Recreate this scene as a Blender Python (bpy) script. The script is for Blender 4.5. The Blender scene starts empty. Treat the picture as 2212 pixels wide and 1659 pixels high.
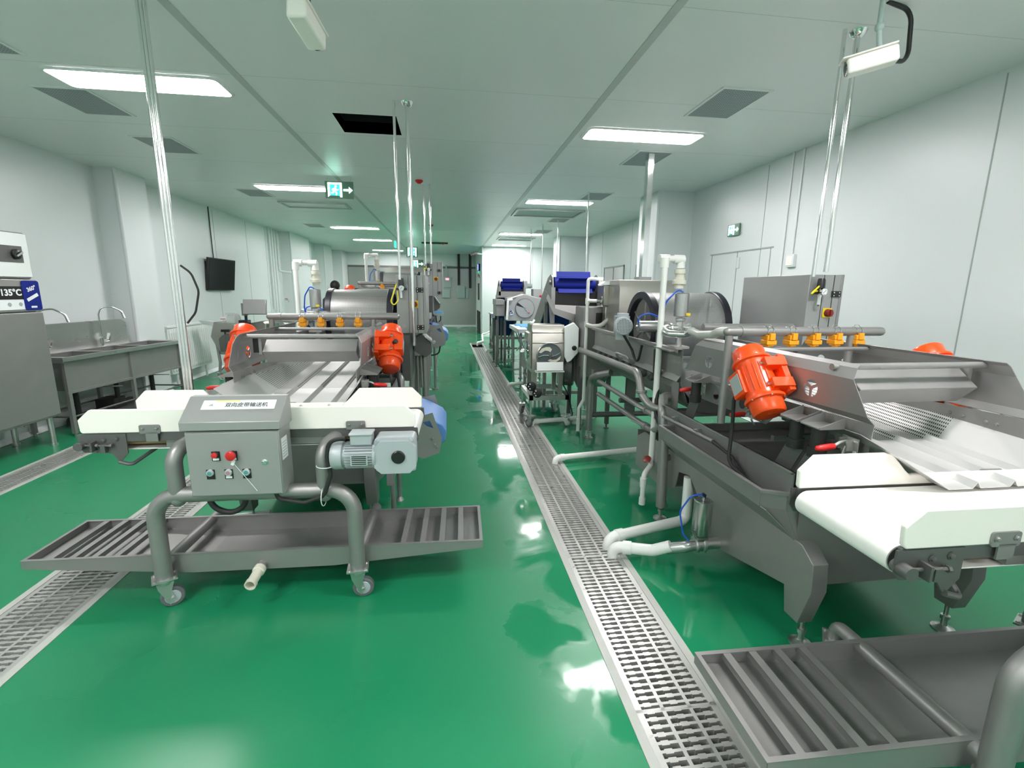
import bpy, math, random
from math import sin, cos, pi, radians as R
from mathutils import Vector as V, Matrix
from mathutils.geometry import tessellate_polygon
random.seed(7)
scene = bpy.context.scene
COL = scene.collection

# ------------------------------------------------------------ camera, exposure, world
cam_data = bpy.data.cameras.new('camera')
cam = bpy.data.objects.new('camera', cam_data); COL.objects.link(cam)
scene.camera = cam
cam_data.sensor_width = 36.0
cam_data.lens = 1019 / 2212 * 36.0
cam_data.clip_start = 0.05
def aim(pitch, yaw, roll):
    p, y, r = R(pitch), R(yaw), R(roll)
    f = V((sin(y) * cos(p), cos(y) * cos(p), -sin(p)))
    x = V((cos(y), -sin(y), 0)); u = x.cross(f)
    x2 = cos(r) * x + sin(r) * u; u2 = -sin(r) * x + cos(r) * u
    m = Matrix((x2, u2, -f)).transposed().to_4x4(); m.translation = V((0, 0, 1.5))
    return m
cam.matrix_world = aim(11.2, 7.8, 0.56)
scene.view_settings.view_transform = 'Standard'
scene.view_settings.look = 'None'
scene.view_settings.gamma = 1.0
scene.view_settings.use_curve_mapping = False
scene.view_settings.exposure = 2.1
PANEL = 15.0
world = bpy.data.worlds.new('world'); scene.world = world; world.use_nodes = True
world.node_tree.nodes['Background'].inputs[0].default_value = (0.8, 0.85, 0.84, 1)
world.node_tree.nodes['Background'].inputs[1].default_value = 0.05
scene.cycles.max_bounces = 10
scene.cycles.diffuse_bounces = 6
scene.cycles.use_denoising = True

CEIL = 2.93
# ------------------------------------------------------------ materials
def nt(name):
    m = bpy.data.materials.new(name); m.use_nodes = True
    return m, m.node_tree, m.node_tree.nodes['Principled BSDF']
def mat(name, col, rough=0.5, metal=0.0, var=0.0, scale=6.0, bump=0.0, bscale=200.0, trans=0.0, coat=0.0, stretch=None, spec=0.5):
    m, t, b = nt(name)
    b.inputs['Base Color'].default_value = (*col, 1)
    b.inputs['Roughness'].default_value = rough
    b.inputs['Metallic'].default_value = metal
    b.inputs['Transmission Weight'].default_value = trans
    b.inputs['Coat Weight'].default_value = coat
    b.inputs['Specular IOR Level'].default_value = spec
    tc = t.nodes.new('ShaderNodeTexCoord')
    src = tc.outputs['Object']
    if stretch:
        mp = t.nodes.new('ShaderNodeMapping'); mp.inputs['Scale'].default_value = stretch
        t.links.new(src, mp.inputs[0]); src = mp.outputs[0]
    if var:
        n = t.nodes.new('ShaderNodeTexNoise'); n.inputs['Scale'].default_value = scale; n.inputs['Detail'].default_value = 4
        t.links.new(src, n.inputs['Vector'])
        r = t.nodes.new('ShaderNodeMapRange')
        r.inputs['From Min'].default_value = 0.3; r.inputs['From Max'].default_value = 0.7
        r.inputs['To Min'].default_value = max(0.02, rough - var); r.inputs['To Max'].default_value = min(1, rough + var)
        t.links.new(n.outputs[0], r.inputs[0]); t.links.new(r.outputs[0], b.inputs['Roughness'])
    if bump:
        n = t.nodes.new('ShaderNodeTexNoise'); n.inputs['Scale'].default_value = bscale
        t.links.new(src, n.inputs['Vector'])
        bp = t.nodes.new('ShaderNodeBump'); bp.inputs['Strength'].default_value = bump; bp.inputs['Distance'].default_value = 0.002
        t.links.new(n.outputs[0], bp.inputs['Height']); t.links.new(bp.outputs[0], b.inputs['Normal'])
    return m
def emis(name, col, s):
    m, t, b = nt(name)
    b.inputs['Base Color'].default_value = (*col, 1)
    b.inputs['Emission Color'].default_value = (*col, 1); b.inputs['Emission Strength'].default_value = s
    return m
M = {}
M['steel'] = mat('satin_steel', (.31, .305, .30), .45, .62, .07, 9)
M['steel_dark'] = mat('blasted_steel', (.15, .148, .146), .5, .6, .06, 12)
M['steel_bright'] = mat('brushed_steel', (.56, .56, .55), .3, .9, .03, 5, stretch=(1, 1, 5))
M['chrome'] = mat('chrome', (.8, .8, .8), .12, 1)
M['white'] = mat('white_plastic', (.90, .865, .81), .4, 0, .05, 4)
M['belt'] = mat('white_belt', (.84, .82, .79), .33)
M['seam_light'] = mat('pale_seam', (.50, .52, .515), .4)
M['polished'] = mat('polished_steel', (.46, .46, .455), .30, .95)
M['pvc'] = mat('white_pvc', (.78, .79, .76), .3)
M['cream'] = mat('cream_plastic', (.66, .64, .54), .4)
M['tan'] = mat('tan_board', (.30, .20, .09), .6)
M['orange'] = mat('orange_paint', (.86, .075, .008), .30, 0, .04, 8, coat=.12)
M['red'] = mat('red_plastic', (.62, .02, .02), .28)
M['dark_red'] = mat('dark_red_plastic', (.22, .015, .012), .35)
M['amber'] = mat('amber_plastic', (.88, .36, .012), .42)
M['yellow'] = mat('yellow_plastic', (.85, .62, .02), .38)
M['black'] = mat('black_plastic', (.012, .012, .013), .35)
M['rubber'] = mat('black_rubber', (.018, .018, .018), .6)
M['grey_rubber'] = mat('grey_rubber', (.12, .13, .14), .55)
M['navy'] = mat('navy_plastic', (.012, .012, .020), .38)
M['blue'] = mat('blue_belt', (.004, .014, .20), .62, spec=.25)
M['sky_blue'] = mat('pale_blue_belt', (.10, .24, .56), .45)
M['hose_blue'] = mat('blue_hose', (.01, .10, .62), .3)
M['hose_yellow'] = mat('yellow_hose', (.85, .75, .02), .35)
M['hose_clear'] = mat('milky_hose', (.62, .63, .58), .22, 0, trans=.25)
M['motor_grey'] = mat('light_grey_paint', (.42, .46, .48), .38, .1)
M['box_grey'] = mat('grey_box_steel', (.35, .355, .35), .42, .35, .05, 10)
M['label_white'] = mat('white_label', (.80, .82, .84), .4)
M['label_plate'] = mat('metal_plate', (.62, .64, .66), .3, .5)
M['teal_button'] = mat('teal_button', (.08, .30, .30), .35)
M['mauve_button'] = mat('mauve_button', (.40, .22, .28), .35)
M['glass_dark'] = mat('dark_screen', (.008, .009, .010), .12)
M['acrylic'] = mat('clear_plastic', (.75, .78, .77), .15, 0, trans=.6)
M['board_blue'] = mat('blue_board', (.16, .45, .82), .45)
M['radiator'] = mat('white_enamel', (.74, .77, .76), .35)
M['hair'] = mat('black_hair', (.010, .009, .009), .6)
M['skin'] = mat('skin', (.50, .30, .21), .5)
M['cloth'] = mat('navy_cloth', (.05, .06, .09), .8)
M['galv'] = mat('grey_paint_box', (.36, .45, .43), .5)
M['cutter_steel'] = mat('warm_steel', (.42, .41, .37), .33, .85, .04, 5, stretch=(1, 1, 5))
M['grate'] = mat('cast_steel_grate', (.52, .52, .50), .36, .6, .1, 20)
M['concrete'] = mat('pale_kerb', (.42, .43, .40), .5, 0, .15, 14, bump=.4, bscale=60)
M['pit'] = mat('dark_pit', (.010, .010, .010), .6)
M['frame_alu'] = mat('aluminium', (.5, .51, .51), .35, .8)
M['light'] = emis('light_diffuser', (1.0, .965, .97), PANEL)
M['led_green'] = emis('green_led', (.02, .80, .42), .8)
M['led_white'] = emis('white_led', (.75, 1, .95), 1.3)
M['led_red'] = emis('red_led', (1, .05, .08), 3.0)
M['led_blue'] = emis('blue_led', (.05, .08, 1), 3.0)
M['exit_panel'] = mat('dark_green_panel', (.10, .22, .15), .35)
M['mauve_pane'] = mat('lit_room_pane', (.62, .58, .60), .15)
M['pale_yellow'] = mat('pale_yellow_print', (.80, .82, .35), .45)
M['glass_grey'] = mat('smoky_window', (.12, .14, .15), .12)
M['trough_water'] = mat('trough_water', (.20, .24, .24), .06)

def wall_mat(name, col, rough):
    m, t, b = nt(name)
    tc = t.nodes.new('ShaderNodeTexCoord')
    n = t.nodes.new('ShaderNodeTexNoise'); n.inputs['Scale'].default_value = 0.6; n.inputs['Detail'].default_value = 0
    t.links.new(tc.outputs['Object'], n.inputs['Vector'])
    r = t.nodes.new('ShaderNodeMapRange'); r.inputs['To Min'].default_value = rough - .03; r.inputs['To Max'].default_value = rough + .05
    t.links.new(n.outputs[0], r.inputs[0]); t.links.new(r.outputs[0], b.inputs['Roughness'])
    b.inputs['Base Color'].default_value = (*col, 1)
    bp = t.nodes.new('ShaderNodeBump'); bp.inputs['Strength'].default_value = .02; bp.inputs['Distance'].default_value = .01
    t.links.new(n.outputs[0], bp.inputs['Height']); t.links.new(bp.outputs[0], b.inputs['Normal'])
    return m
M['wall'] = wall_mat('white_panel_wall', (.69, .725, .728), .34)
M['ceil'] = wall_mat('white_panel_ceiling', (.78, .79, .79), .36)
M['seam'] = mat('seam_strip', (.34, .38, .36), .45)
M['stainless_wall'] = mat('stainless_wall', (.36, .38, .36), .34, .75, .05, 3)

def floor_mat():
    m, t, b = nt('green_epoxy_floor')
    L = t.links.new
    tc = t.nodes.new('ShaderNodeTexCoord')
    sep = t.nodes.new('ShaderNodeSeparateXYZ'); L(tc.outputs['Object'], sep.inputs[0])
    n1 = t.nodes.new('ShaderNodeTexNoise'); n1.inputs['Scale'].default_value = 1.5; n1.inputs['Detail'].default_value = 5
    n1.inputs['Distortion'].default_value = .6
    L(tc.outputs['Object'], n1.inputs['Vector'])
    def rng(src, a, c, d, e, smooth=True):
        r = t.nodes.new('ShaderNodeMapRange')
        r.interpolation_type = 'SMOOTHSTEP' if smooth else 'LINEAR'
        for i, v in enumerate((a, c, d, e)): r.inputs[i + 1].default_value = v
        L(src, r.inputs[0]); return r.outputs[0]
    def mth(op, a, b_):
        k = t.nodes.new('ShaderNodeMath'); k.operation = op
        for i, v in enumerate((a, b_)):
            if isinstance(v, (int, float)): k.inputs[i].default_value = v
            else: L(v, k.inputs[i])
        return k.outputs[0]
    band = mth('MULTIPLY', rng(sep.outputs[0], .05, .42, 0, 1), rng(sep.outputs[0], 1.9, 1.3, 0, 1))
    wet = mth('ADD', n1.outputs[0], mth('SUBTRACT', mth('MULTIPLY', band, .26), .10))
    puddle = rng(wet, .57, .65, 0, 1)                  # 1 where water stands
    n2 = t.nodes.new('ShaderNodeTexNoise'); n2.inputs['Scale'].default_value = .7; n2.inputs['Detail'].default_value = 3
    L(tc.outputs['Object'], n2.inputs['Vector'])
    dry = rng(n2.outputs[0], .3, .7, .25, .38)
    mix = t.nodes.new('ShaderNodeMix'); mix.data_type = 'FLOAT'
    L(puddle, mix.inputs[0]); L(dry, mix.inputs[2]); mix.inputs[3].default_value = .07
    L(mix.outputs[0], b.inputs['Roughness'])
    cr = t.nodes.new('ShaderNodeMix'); cr.data_type = 'RGBA'
    cr.inputs[6].default_value = (.009, .198, .084, 1); cr.inputs[7].default_value = (.014, .238, .105, 1)
    L(n2.outputs[0], cr.inputs[0]); L(cr.outputs[2], b.inputs['Base Color'])
    b.inputs['Specular IOR Level'].default_value = .5
    bp = t.nodes.new('ShaderNodeBump'); bp.inputs['Strength'].default_value = .25; bp.inputs['Distance'].default_value = .01
    L(wet, bp.inputs['Height']); L(bp.outputs[0], b.inputs['Normal'])
    return m
M['floor'] = floor_mat()

def perforated(name, base, pitch, hole, y0, y1, metal=.7, rough=.4, dark=.02, swap=False, alpha=1.0):
    m, t, b = nt(name); L = t.links.new
    tc = t.nodes.new('ShaderNodeTexCoord')
    sc = t.nodes.new('ShaderNodeVectorMath'); sc.operation = 'SCALE'; sc.inputs['Scale'].default_value = 1 / pitch
    L(tc.outputs['Object'], sc.inputs[0])
    fr = t.nodes.new('ShaderNodeVectorMath'); fr.operation = 'FRACTION'; L(sc.outputs[0], fr.inputs[0])
    sp = t.nodes.new('ShaderNodeSeparateXYZ'); L(fr.outputs[0], sp.inputs[0])
    cm = t.nodes.new('ShaderNodeCombineXYZ'); L(sp.outputs[0], cm.inputs[0]); L(sp.outputs[2 if swap else 1], cm.inputs[1])
    cm.inputs[2].default_value = 0
    d = t.nodes.new('ShaderNodeVectorMath'); d.operation = 'DISTANCE'; L(cm.outputs[0], d.inputs[0]); d.inputs[1].default_value = (.5, .5, 0)
    lt = t.nodes.new('ShaderNodeMath'); lt.operation = 'LESS_THAN'; lt.inputs[1].default_value = hole; L(d.outputs['Value'], lt.inputs[0])
    s2 = t.nodes.new('ShaderNodeSeparateXYZ'); L(tc.outputs['Object'], s2.inputs[0])
    g1 = t.nodes.new('ShaderNodeMath'); g1.operation = 'GREATER_THAN'; g1.inputs[1].default_value = y0; L(s2.outputs[1], g1.inputs[0])
    g2 = t.nodes.new('ShaderNodeMath'); g2.operation = 'LESS_THAN'; g2.inputs[1].default_value = y1; L(s2.outputs[1], g2.inputs[0])
    a = t.nodes.new('ShaderNodeMath'); a.operation = 'MULTIPLY'; L(lt.outputs[0], a.inputs[0]); L(g1.outputs[0], a.inputs[1])
    a2 = t.nodes.new('ShaderNodeMath'); a2.operation = 'MULTIPLY'; L(a.outputs[0], a2.inputs[0]); L(g2.outputs[0], a2.inputs[1])
    mx = t.nodes.new('ShaderNodeMix'); mx.data_type = 'RGBA'; L(a2.outputs[0], mx.inputs[0])
    mx.inputs[6].default_value = (*base, 1); mx.inputs[7].default_value = (dark, dark, dark, 1)
    L(mx.outputs[2], b.inputs['Base Color'])
    b.inputs['Metallic'].default_value = metal; b.inputs['Roughness'].default_value = rough; b.inputs['Alpha'].default_value = alpha
    return m
M['deck'] = perforated('perforated_deck', (.60, .60, .59), .009, .30, .12, .95, .5, .42)
M['drum'] = perforated('perforated_drum', (.46, .46, .45), .010, .25, -9, 9, .65, .38, .2, True, .62)
M['vent'] = perforated('vent_grille', (.32, .36, .38), .02, .28, -99, 99, .2, .5, .12)
M['fan_cover'] = perforated('fan_cover', (.42, .46, .48), .011, .33, -9, 9, .1, .4, .03, True)

# ------------------------------------------------------------ mesh builder
class MB:
    def __init__(s): s.v = []; s.f = []; s.m = []; s.mi = 0; s.rot = None
    def add(s, vs, fs, mi=None):
        n = len(s.v); s.v += [tuple(x) for x in vs]
        for f in fs: s.f.append([i + n for i in f]); s.m.append(s.mi if mi is None else mi)
        return s
    def box(s, a, b, mi=None):
        x0, y0, z0 = a; x1, y1, z1 = b
        if x0 > x1: x0, x1 = x1, x0
        if y0 > y1: y0, y1 = y1, y0
        if z0 > z1: z0, z1 = z1, z0
        vs = [(x0, y0, z0), (x1, y0, z0), (x1, y1, z0), (x0, y1, z0), (x0, y0, z1), (x1, y0, z1), (x1, y1, z1), (x0, y1, z1)]
        return s.add(vs, [(0, 3, 2, 1), (4, 5, 6, 7), (0, 1, 5, 4), (1, 2, 6, 5), (2, 3, 7, 6), (3, 0, 4, 7)], mi)
    def obox(s, c, ax, h, mi=None):
        c = V(c); X, Y, Z = [V(a).normalized() for a in ax]
        vs = [c + X * (sx * h[0]) + Y * (sy * h[1]) + Z * (sz * h[2]) for sz in (-1, 1) for sx, sy in ((-1, -1), (1, -1), (1, 1), (-1, 1))]
        fs = [(0, 3, 2, 1), (4, 5, 6, 7), (0, 1, 5, 4), (1, 2, 6, 5), (2, 3, 7, 6), (3, 0, 4, 7)]
        if X.cross(Y).dot(Z) < 0: fs = [f[::-1] for f in fs]
        return s.add(vs, fs, mi)
    def slab(s, ps, t, mi=None):
        ps = [V(p) for p in ps]; n = (ps[1] - ps[0]).cross(ps[-1] - ps[0])
        if n.length < 1e-9: n = (ps[2] - ps[1]).cross(ps[0] - ps[1])
        n.normalize(); k = len(ps)
        vs = [p - n * t / 2 for p in ps] + [p + n * t / 2 for p in ps]
        return s.add(vs, [tuple(range(k))[::-1], tuple(range(k, 2 * k))] + [(i, (i + 1) % k, (i + 1) % k + k, i + k) for i in range(k)], mi)
    def prism(s, poly, o, ex, ey, t, holes=(), mi=None):
        """flat plate: outline (a,b) in the ex/ey plane at o, thickness t along ex x ey (centred)"""
        o = V(o); ex = V(ex).normalized(); ey = V(ey).normalized(); n = ex.cross(ey).normalized()
        loops = [list(poly)] + [list(h) for h in holes]
        def area(l): return sum(l[i][0] * l[(i + 1) % len(l)][1] - l[(i + 1) % len(l)][0] * l[i][1] for i in range(len(l)))
        if area(loops[0]) < 0: loops[0].reverse()
        for i in range(1, len(loops)):
            if area(loops[i]) > 0: loops[i].reverse()
        flat = [p for l in loops for p in l]; N = len(flat)
        tri = tessellate_polygon([[V((p[0], p[1], 0)) for p in l] for l in loops])
        pts = [o + ex * p[0] + ey * p[1] for p in flat]
        vs = [p - n * t / 2 for p in pts] + [p + n * t / 2 for p in pts]; fs = []
        for a, b, c in tri:
            ar = (flat[b][0] - flat[a][0]) * (flat[c][1] - flat[a][1]) - (flat[c][0] - flat[a][0]) * (flat[b][1] - flat[a][1])
            if ar < 0: a, b = b, a
            fs.append((a + N, b + N, c + N)); fs.append((c, b, a))
        k = 0
        for l in loops:
            for i in range(len(l)):
                a = k + i; b = k + (i + 1) % len(l); fs.append((a, b, b + N, a + N))
            k += len(l)
        return s.add(vs, fs, mi)
    def tube(s, pts, r, seg=12, cap=True, closed=False, mi=None, r_in=None):
        pts = [V(p) for p in pts]; n = len(pts)
        rs = r if isinstance(r, (list, tuple)) else [r] * n
        T = []
        for i in range(n):
            if closed: d = pts[(i + 1) % n] - pts[i - 1]
            elif i == 0: d = pts[1] - pts[0]
            elif i == n - 1: d = pts[-1] - pts[-2]
            else: d = (pts[i + 1] - pts[i]).normalized() + (pts[i] - pts[i - 1]).normalized()
            if d.length < 1e-9: d = V((0, 0, 1))
            T.append(d.normalized())
        up = V((0, 0, 1)) if abs(T[0].z) < .9 else V((1, 0, 0))
        X = T[0].cross(up).normalized(); vs = []
        for i in range(n):
            X = (X - T[i] * X.dot(T[i])).normalized(); Y = T[i].cross(X)
            for k in range(seg):
                a = 2 * pi * k / seg; vs.append(pts[i] + (X * cos(a) + Y * sin(a)) * rs[i])
        fs = []
        for i in range(n if closed else n - 1):
            j = (i + 1) % n
            for k in range(seg):
                k2 = (k + 1) % seg; fs.append((i * seg + k, i * seg + k2, j * seg + k2, j * seg + k))
        if cap and not closed:
            fs.append(tuple(range(seg))[::-1]); fs.append(tuple(range((n - 1) * seg, n * seg)))
        return s.add(vs, fs, mi)
    def cyl(s, a, b, r, seg=20, mi=None): return s.tube([a, b], r, seg, mi=mi)
    def lathe(s, o, d, prof, seg=24, mi=None):
        """prof = [(along, radius)...] about axis d from o"""
        o = V(o); d = V(d).normalized()
        return s.tube_profile(o, d, prof, seg, mi)
    def tube_profile(s, o, d, prof, seg, mi):
        up = V((0, 0, 1)) if abs(d.z) < .9 else V((1, 0, 0))
        X = d.cross(up).normalized(); Y = d.cross(X); vs = []; fs = []
        for h, r in prof:
            for k in range(seg):
                a = 2 * pi * k / seg; vs.append(o + d * h + (X * cos(a) + Y * sin(a)) * max(r, 1e-4))
        for i in range(len(prof) - 1):
            for k in range(seg):
                k2 = (k + 1) % seg; fs.append((i * seg + k, i * seg + k2, (i + 1) * seg + k2, (i + 1) * seg + k))
        fs.append(tuple(range(seg))[::-1]); n = len(prof) - 1; fs.append(tuple(range(n * seg, n * seg + seg)))
        return s.add(vs, fs, mi)
    def sph(s, c, r, seg=14, rings=8, mi=None):
        rr = r if isinstance(r, (list, tuple)) else (r, r, r); vs = []; fs = []
        for i in range(rings + 1):
            th = pi * i / rings
            for k in range(seg):
                a = 2 * pi * k / seg
                vs.append((c[0] + rr[0] * sin(th) * cos(a), c[1] + rr[1] * sin(th) * sin(a), c[2] + rr[2] * cos(th)))
        for i in range(rings):
            for k in range(seg):
                k2 = (k + 1) % seg; fs.append((i * seg + k, (i + 1) * seg + k, (i + 1) * seg + k2, i * seg + k2))
        return s.add(vs, fs, mi)
    def sect(s, sec, y0, y1, t, mi=None):
        """folded sheet: cross section [(x,z)...] swept from y0 to y1; y0/y1 may be lists, one per section point"""
        n = len(sec); a = y0 if isinstance(y0, (list, tuple)) else [y0] * n; b = y1 if isinstance(y1, (list, tuple)) else [y1] * n
        for i in range(n - 1):
            s.slab([(sec[i][0], a[i], sec[i][1]), (sec[i + 1][0], a[i + 1], sec[i + 1][1]), (sec[i + 1][0], b[i + 1], sec[i + 1][1]), (sec[i][0], b[i], sec[i][1])], t, mi)
        return s
def fil(pts, r, n=6):
    pts = [V(p) for p in pts]; out = [pts[0]]
    for i in range(1, len(pts) - 1):
        a = (pts[i - 1] - pts[i]); b = (pts[i + 1] - pts[i]); la, lb = a.length, b.length; a.normalize(); b.normalize()
        ang = a.angle(b)
        if ang > 3.1: out.append(pts[i]); continue
        d = min(r / math.tan(ang / 2), la * .49, lb * .49); rr = d * math.tan(ang / 2)
        c = pts[i] + (a + b).normalized() * (rr / sin(ang / 2)); p = pts[i] + a * d; q = pts[i] + b * d
        u, w = p - c, q - c
        for k in range(n + 1):
            tt = k / n; out.append(c + (u * (1 - tt) + w * tt).normalized() * rr if rr > 1e-6 else pts[i])
    out.append(pts[-1]); return out
def circ(cx, cy, r, n=24, a0=0, a1=2 * pi, end=False):
    return [(cx + r * cos(a0 + (a1 - a0) * k / n), cy + r * sin(a0 + (a1 - a0) * k / n)) for k in range(n + (1 if end else 0))]
def rrect(x0, y0, x1, y1, r, n=4):
    o = []
    for cx, cy, a in ((x1 - r, y1 - r, 0), (x0 + r, y1 - r, pi / 2), (x0 + r, y0 + r, pi), (x1 - r, y0 + r, 1.5 * pi)):
        o += [(cx + r * cos(a + pi / 2 * k / n), cy + r * sin(a + pi / 2 * k / n)) for k in range(n + 1)]
    return o
def tri_holes(cx, cy, r, rib=.012, n=7):
    """three sectors of a round window left by a three-armed rib"""
    hs = []
    for k in range(3):
        a0 = R(30 + 120 * k); off = rib / r
        arc = [(cx + r * cos(a0 + off + (R(120) - 2 * off) * i / n), cy + r * sin(a0 + off + (R(120) - 2 * off) * i / n)) for i in range(n + 1)]
        am = a0 + R(60); hs.append(arc + [(cx + rib * 1.3 * cos(am), cy + rib * 1.3 * sin(am))])
    return hs

def build(mb, name, mats, parent=None, label=None, bevel=0, smooth=True):
    me = bpy.data.meshes.new(name); me.from_pydata([tuple(v) for v in mb.v], [], mb.f)
    mats = mats if isinstance(mats, (list, tuple)) else [mats]
    for m in mats: me.materials.append(M[m] if isinstance(m, str) else m)
    me.polygons.foreach_set('material_index', mb.m)
    if smooth:
        me.polygons.foreach_set('use_smooth', [True] * len(me.polygons)); me.set_sharp_from_angle(angle=R(38))
    me.update()
    o = bpy.data.objects.new(name, me); COL.objects.link(o)
    if parent: o.parent = parent
    if label: o['label'] = label
    if bevel:
        b = o.modifiers.new('bevel', 'BEVEL'); b.width = bevel; b.segments = 2; b.limit_method = 'ANGLE'; b.angle_limit = R(40)
    return o
def tag(o, label, cat, group=None):
    o['label'] = label; o['category'] = cat
    if group: o['group'] = group
    return o
def thing(name, label, cat, loc=(0, 0, 0), rz=0.0, group=None):
    o = bpy.data.objects.new(name, None); COL.objects.link(o); o.location = loc; o.rotation_euler = (0, 0, rz)
    o.empty_display_size = .1
    return tag(o, label, cat, group)
def struct(mb, name, mats, bevel=0):
    o = build(mb, name, mats, bevel=bevel); o['kind'] = 'structure'; return o
def dup(root, loc, rz=None, label=None):
    r = root.copy(); COL.objects.link(r); r.location = loc
    if rz is not None: r.rotation_euler = (0, 0, rz)
    if label: r['label'] = label
    for ch in list(root.children):
        c = ch.copy(); COL.objects.link(c); c.parent = r
        for g in list(ch.children):
            d = g.copy(); COL.objects.link(d); d.parent = c
    return r
def lettering(txt, size, o, ex, ey, mname, parent, name='lettering', depth=.0006, bold=0):
    """text as a thin mesh, centred at o in the ex/ey plane"""
    cu = bpy.data.curves.new(name, 'FONT'); cu.body = txt; cu.size = size; cu.align_x = 'CENTER'; cu.align_y = 'CENTER'
    cu.extrude = depth; cu.offset = bold
    tmp = bpy.data.objects.new('tmp', cu); COL.objects.link(tmp)
    dg = bpy.context.evaluated_depsgraph_get()
    me = bpy.data.meshes.new_from_object(tmp.evaluated_get(dg))
    bpy.data.objects.remove(tmp)
    ex = V(ex).normalized(); ey = V(ey).normalized(); n = ex.cross(ey)
    mt = Matrix((ex, ey, n)).transposed().to_4x4(); mt.translation = V(o); me.transform(mt)
    me.materials.clear(); me.materials.append(M[mname])
    ob = bpy.data.objects.new(name, me); COL.objects.link(ob); ob.parent = parent
    return ob
X_, Y_, Z_ = (1, 0, 0), (0, 1, 0), (0, 0, 1)
# ------------------------------------------------------------ the room
LX, RX, RX2, BY, EY = -4.25, 3.59, 3.80, 20.0, 16.3
DR = [(.62, 1.00, -2.4, 13.6), (-2.11, -1.71, -2.4, 12.4), (-3.57, -3.25, -2.4, 12.4)]
fl = MB()
def rect(x0, y0, x1, y1): return [(x0, y0), (x1, y0), (x1, y1), (x0, y1)]
fl.prism(rect(-4.6, -2.6, 4.1, 20.1), (0, 0, -.02), X_, Y_, .04, [rect(a, c, b, d) for a, b, c, d in DR])
struct(fl, 'floor', 'floor')
for i, (a, b, c, d) in enumerate(DR):
    k = MB(); k.prism(rect(a, c, b, d), (0, 0, -.019), X_, Y_, .044, [rect(a + .035, c + .035, b - .035, d - .035)])
    struct(k, 'trim_%d' % (i + 1), 'concrete')
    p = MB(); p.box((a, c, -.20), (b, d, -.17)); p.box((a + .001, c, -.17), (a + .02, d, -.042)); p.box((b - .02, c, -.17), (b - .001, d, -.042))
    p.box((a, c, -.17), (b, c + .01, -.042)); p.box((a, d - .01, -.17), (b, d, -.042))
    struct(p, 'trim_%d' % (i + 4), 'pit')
# gratings: one-metre panels with three rows of slots
def grate_mesh(w, L, rows, pitch=.03):
    g = MB(); t = .02; z0 = -.024; z1 = .001
    for k in range(rows + 1):
        x = -w / 2 + w * k / rows; e = .007 if 0 < k < rows else .012
        x = min(max(x, -w / 2 + e), w / 2 - e); g.box((x - e, 0, z0), (x + e, L - .004, z1))
    n = int(L / pitch)
    for j in range(n):
        y = pitch * (j + .5)
        if j == 0: g.box((-w / 2, 0, z0), (w / 2, .012, z1))
        g.box((-w / 2, y + .0095, z0), (w / 2, y + .0205, z1 - .0005))
        for k in range(rows):
            x = -w / 2 + w * (k + .5) / rows
            g.box((x - .014, y + .006, z0), (x + .014, y + .024, z1 - .0002))
    return g
def gratings(i, w, rows, L, label, group, y0, y1):
    a, b, c, d = DR[i]; cx = (a + b) / 2; o = None
    y = y0
    while y + L <= y1 + .01:
        if o is None:
            o = build(grate_mesh(w, L, rows), 'drain_grate', 'grate', smooth=False); tag(o, label, 'drain grate', group); q = o
        else:
            q = o.copy(); COL.objects.link(q)
        q.location = (cx, y, 0); y += L
gratings(0, .308, 3, 1.02, 'slotted steel drain grate panel in the long drain along the middle aisle', 'grate panels of the aisle drain', .35, 13.57)
gratings(1, .328, 3, 1.02, 'slotted steel drain grate panel running under the white conveyor on the left', 'grate panels of the left drain', .30, 11.8)
gratings(2, .248, 3, 1.02, 'slotted steel drain grate panel in the narrow drain beside the sink', 'grate panels of the far left drain', 1.3, 11.9)

c = MB(); c.prism(rect(-4.6, -2.6, 4.1, 20.1), (0, 0, CEIL + .05), X_, Y_, .10, [rect(-.92, 4.43, -.40, 4.93)])
struct(c, 'ceiling', 'ceil')
s_ = MB()
for x in (-1.406, 1.19): s_.box((x - .026, -2.5, CEIL - .004), (x + .026, 20, CEIL + .001))
struct(s_, 'trim_7', 'seam_light')
s_ = MB()
for y in (1.4, 2.6, 3.8, 5.0, 6.2, 7.4, 8.6, 9.8, 11, 12.2, 13.4, 14.6): s_.box((-4.2, y - .0012, CEIL - .0006), (3.6, y + .0012, CEIL + .001))
struct(s_, 'trim_8', 'seam_light')
h = MB(); hx0, hy0, hx1, hy1 = -.92, 4.43, -.40, 4.93
h.box((hx0 - .02, hy0 - .02, CEIL + .001), (hx0, hy1 + .02, CEIL + .5)); h.box((hx1, hy0 - .02, CEIL + .001), (hx1 + .02, hy1 + .02, CEIL + .5))
h.box((hx0, hy0 - .02, CEIL + .001), (hx1, hy0, CEIL + .5)); h.box((hx0, hy1, CEIL + .001), (hx1, hy1 + .02, CEIL + .5)); h.box((hx0, hy0, CEIL + .48), (hx1, hy1, CEIL + .5))
struct(h, 'trim_9', 'pit')
w = MB(); w.box((LX - .1, -2.6, 0), (LX, 20.1, CEIL)); struct(w, 'wall_left', 'wall')
for i, (a, b, e) in enumerate(((6.75, 7.35, -4.0), (13.3, 15.0, -3.98), (16.6, 17.6, -3.95), (19.0, 20, -3.9))):
    w = MB(); w.box((LX - .05, a, 0), (e, b, CEIL)); struct(w, 'trim_%d' % (20 + i), 'wall')
w = MB(); w.box((RX, -2.6, 0), (RX + .1, 6.86, CEIL)); w.box((RX2, 7.5, 0), (RX2 + .1, 16.3, CEIL))
struct(w, 'wall_right', 'wall')
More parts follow.
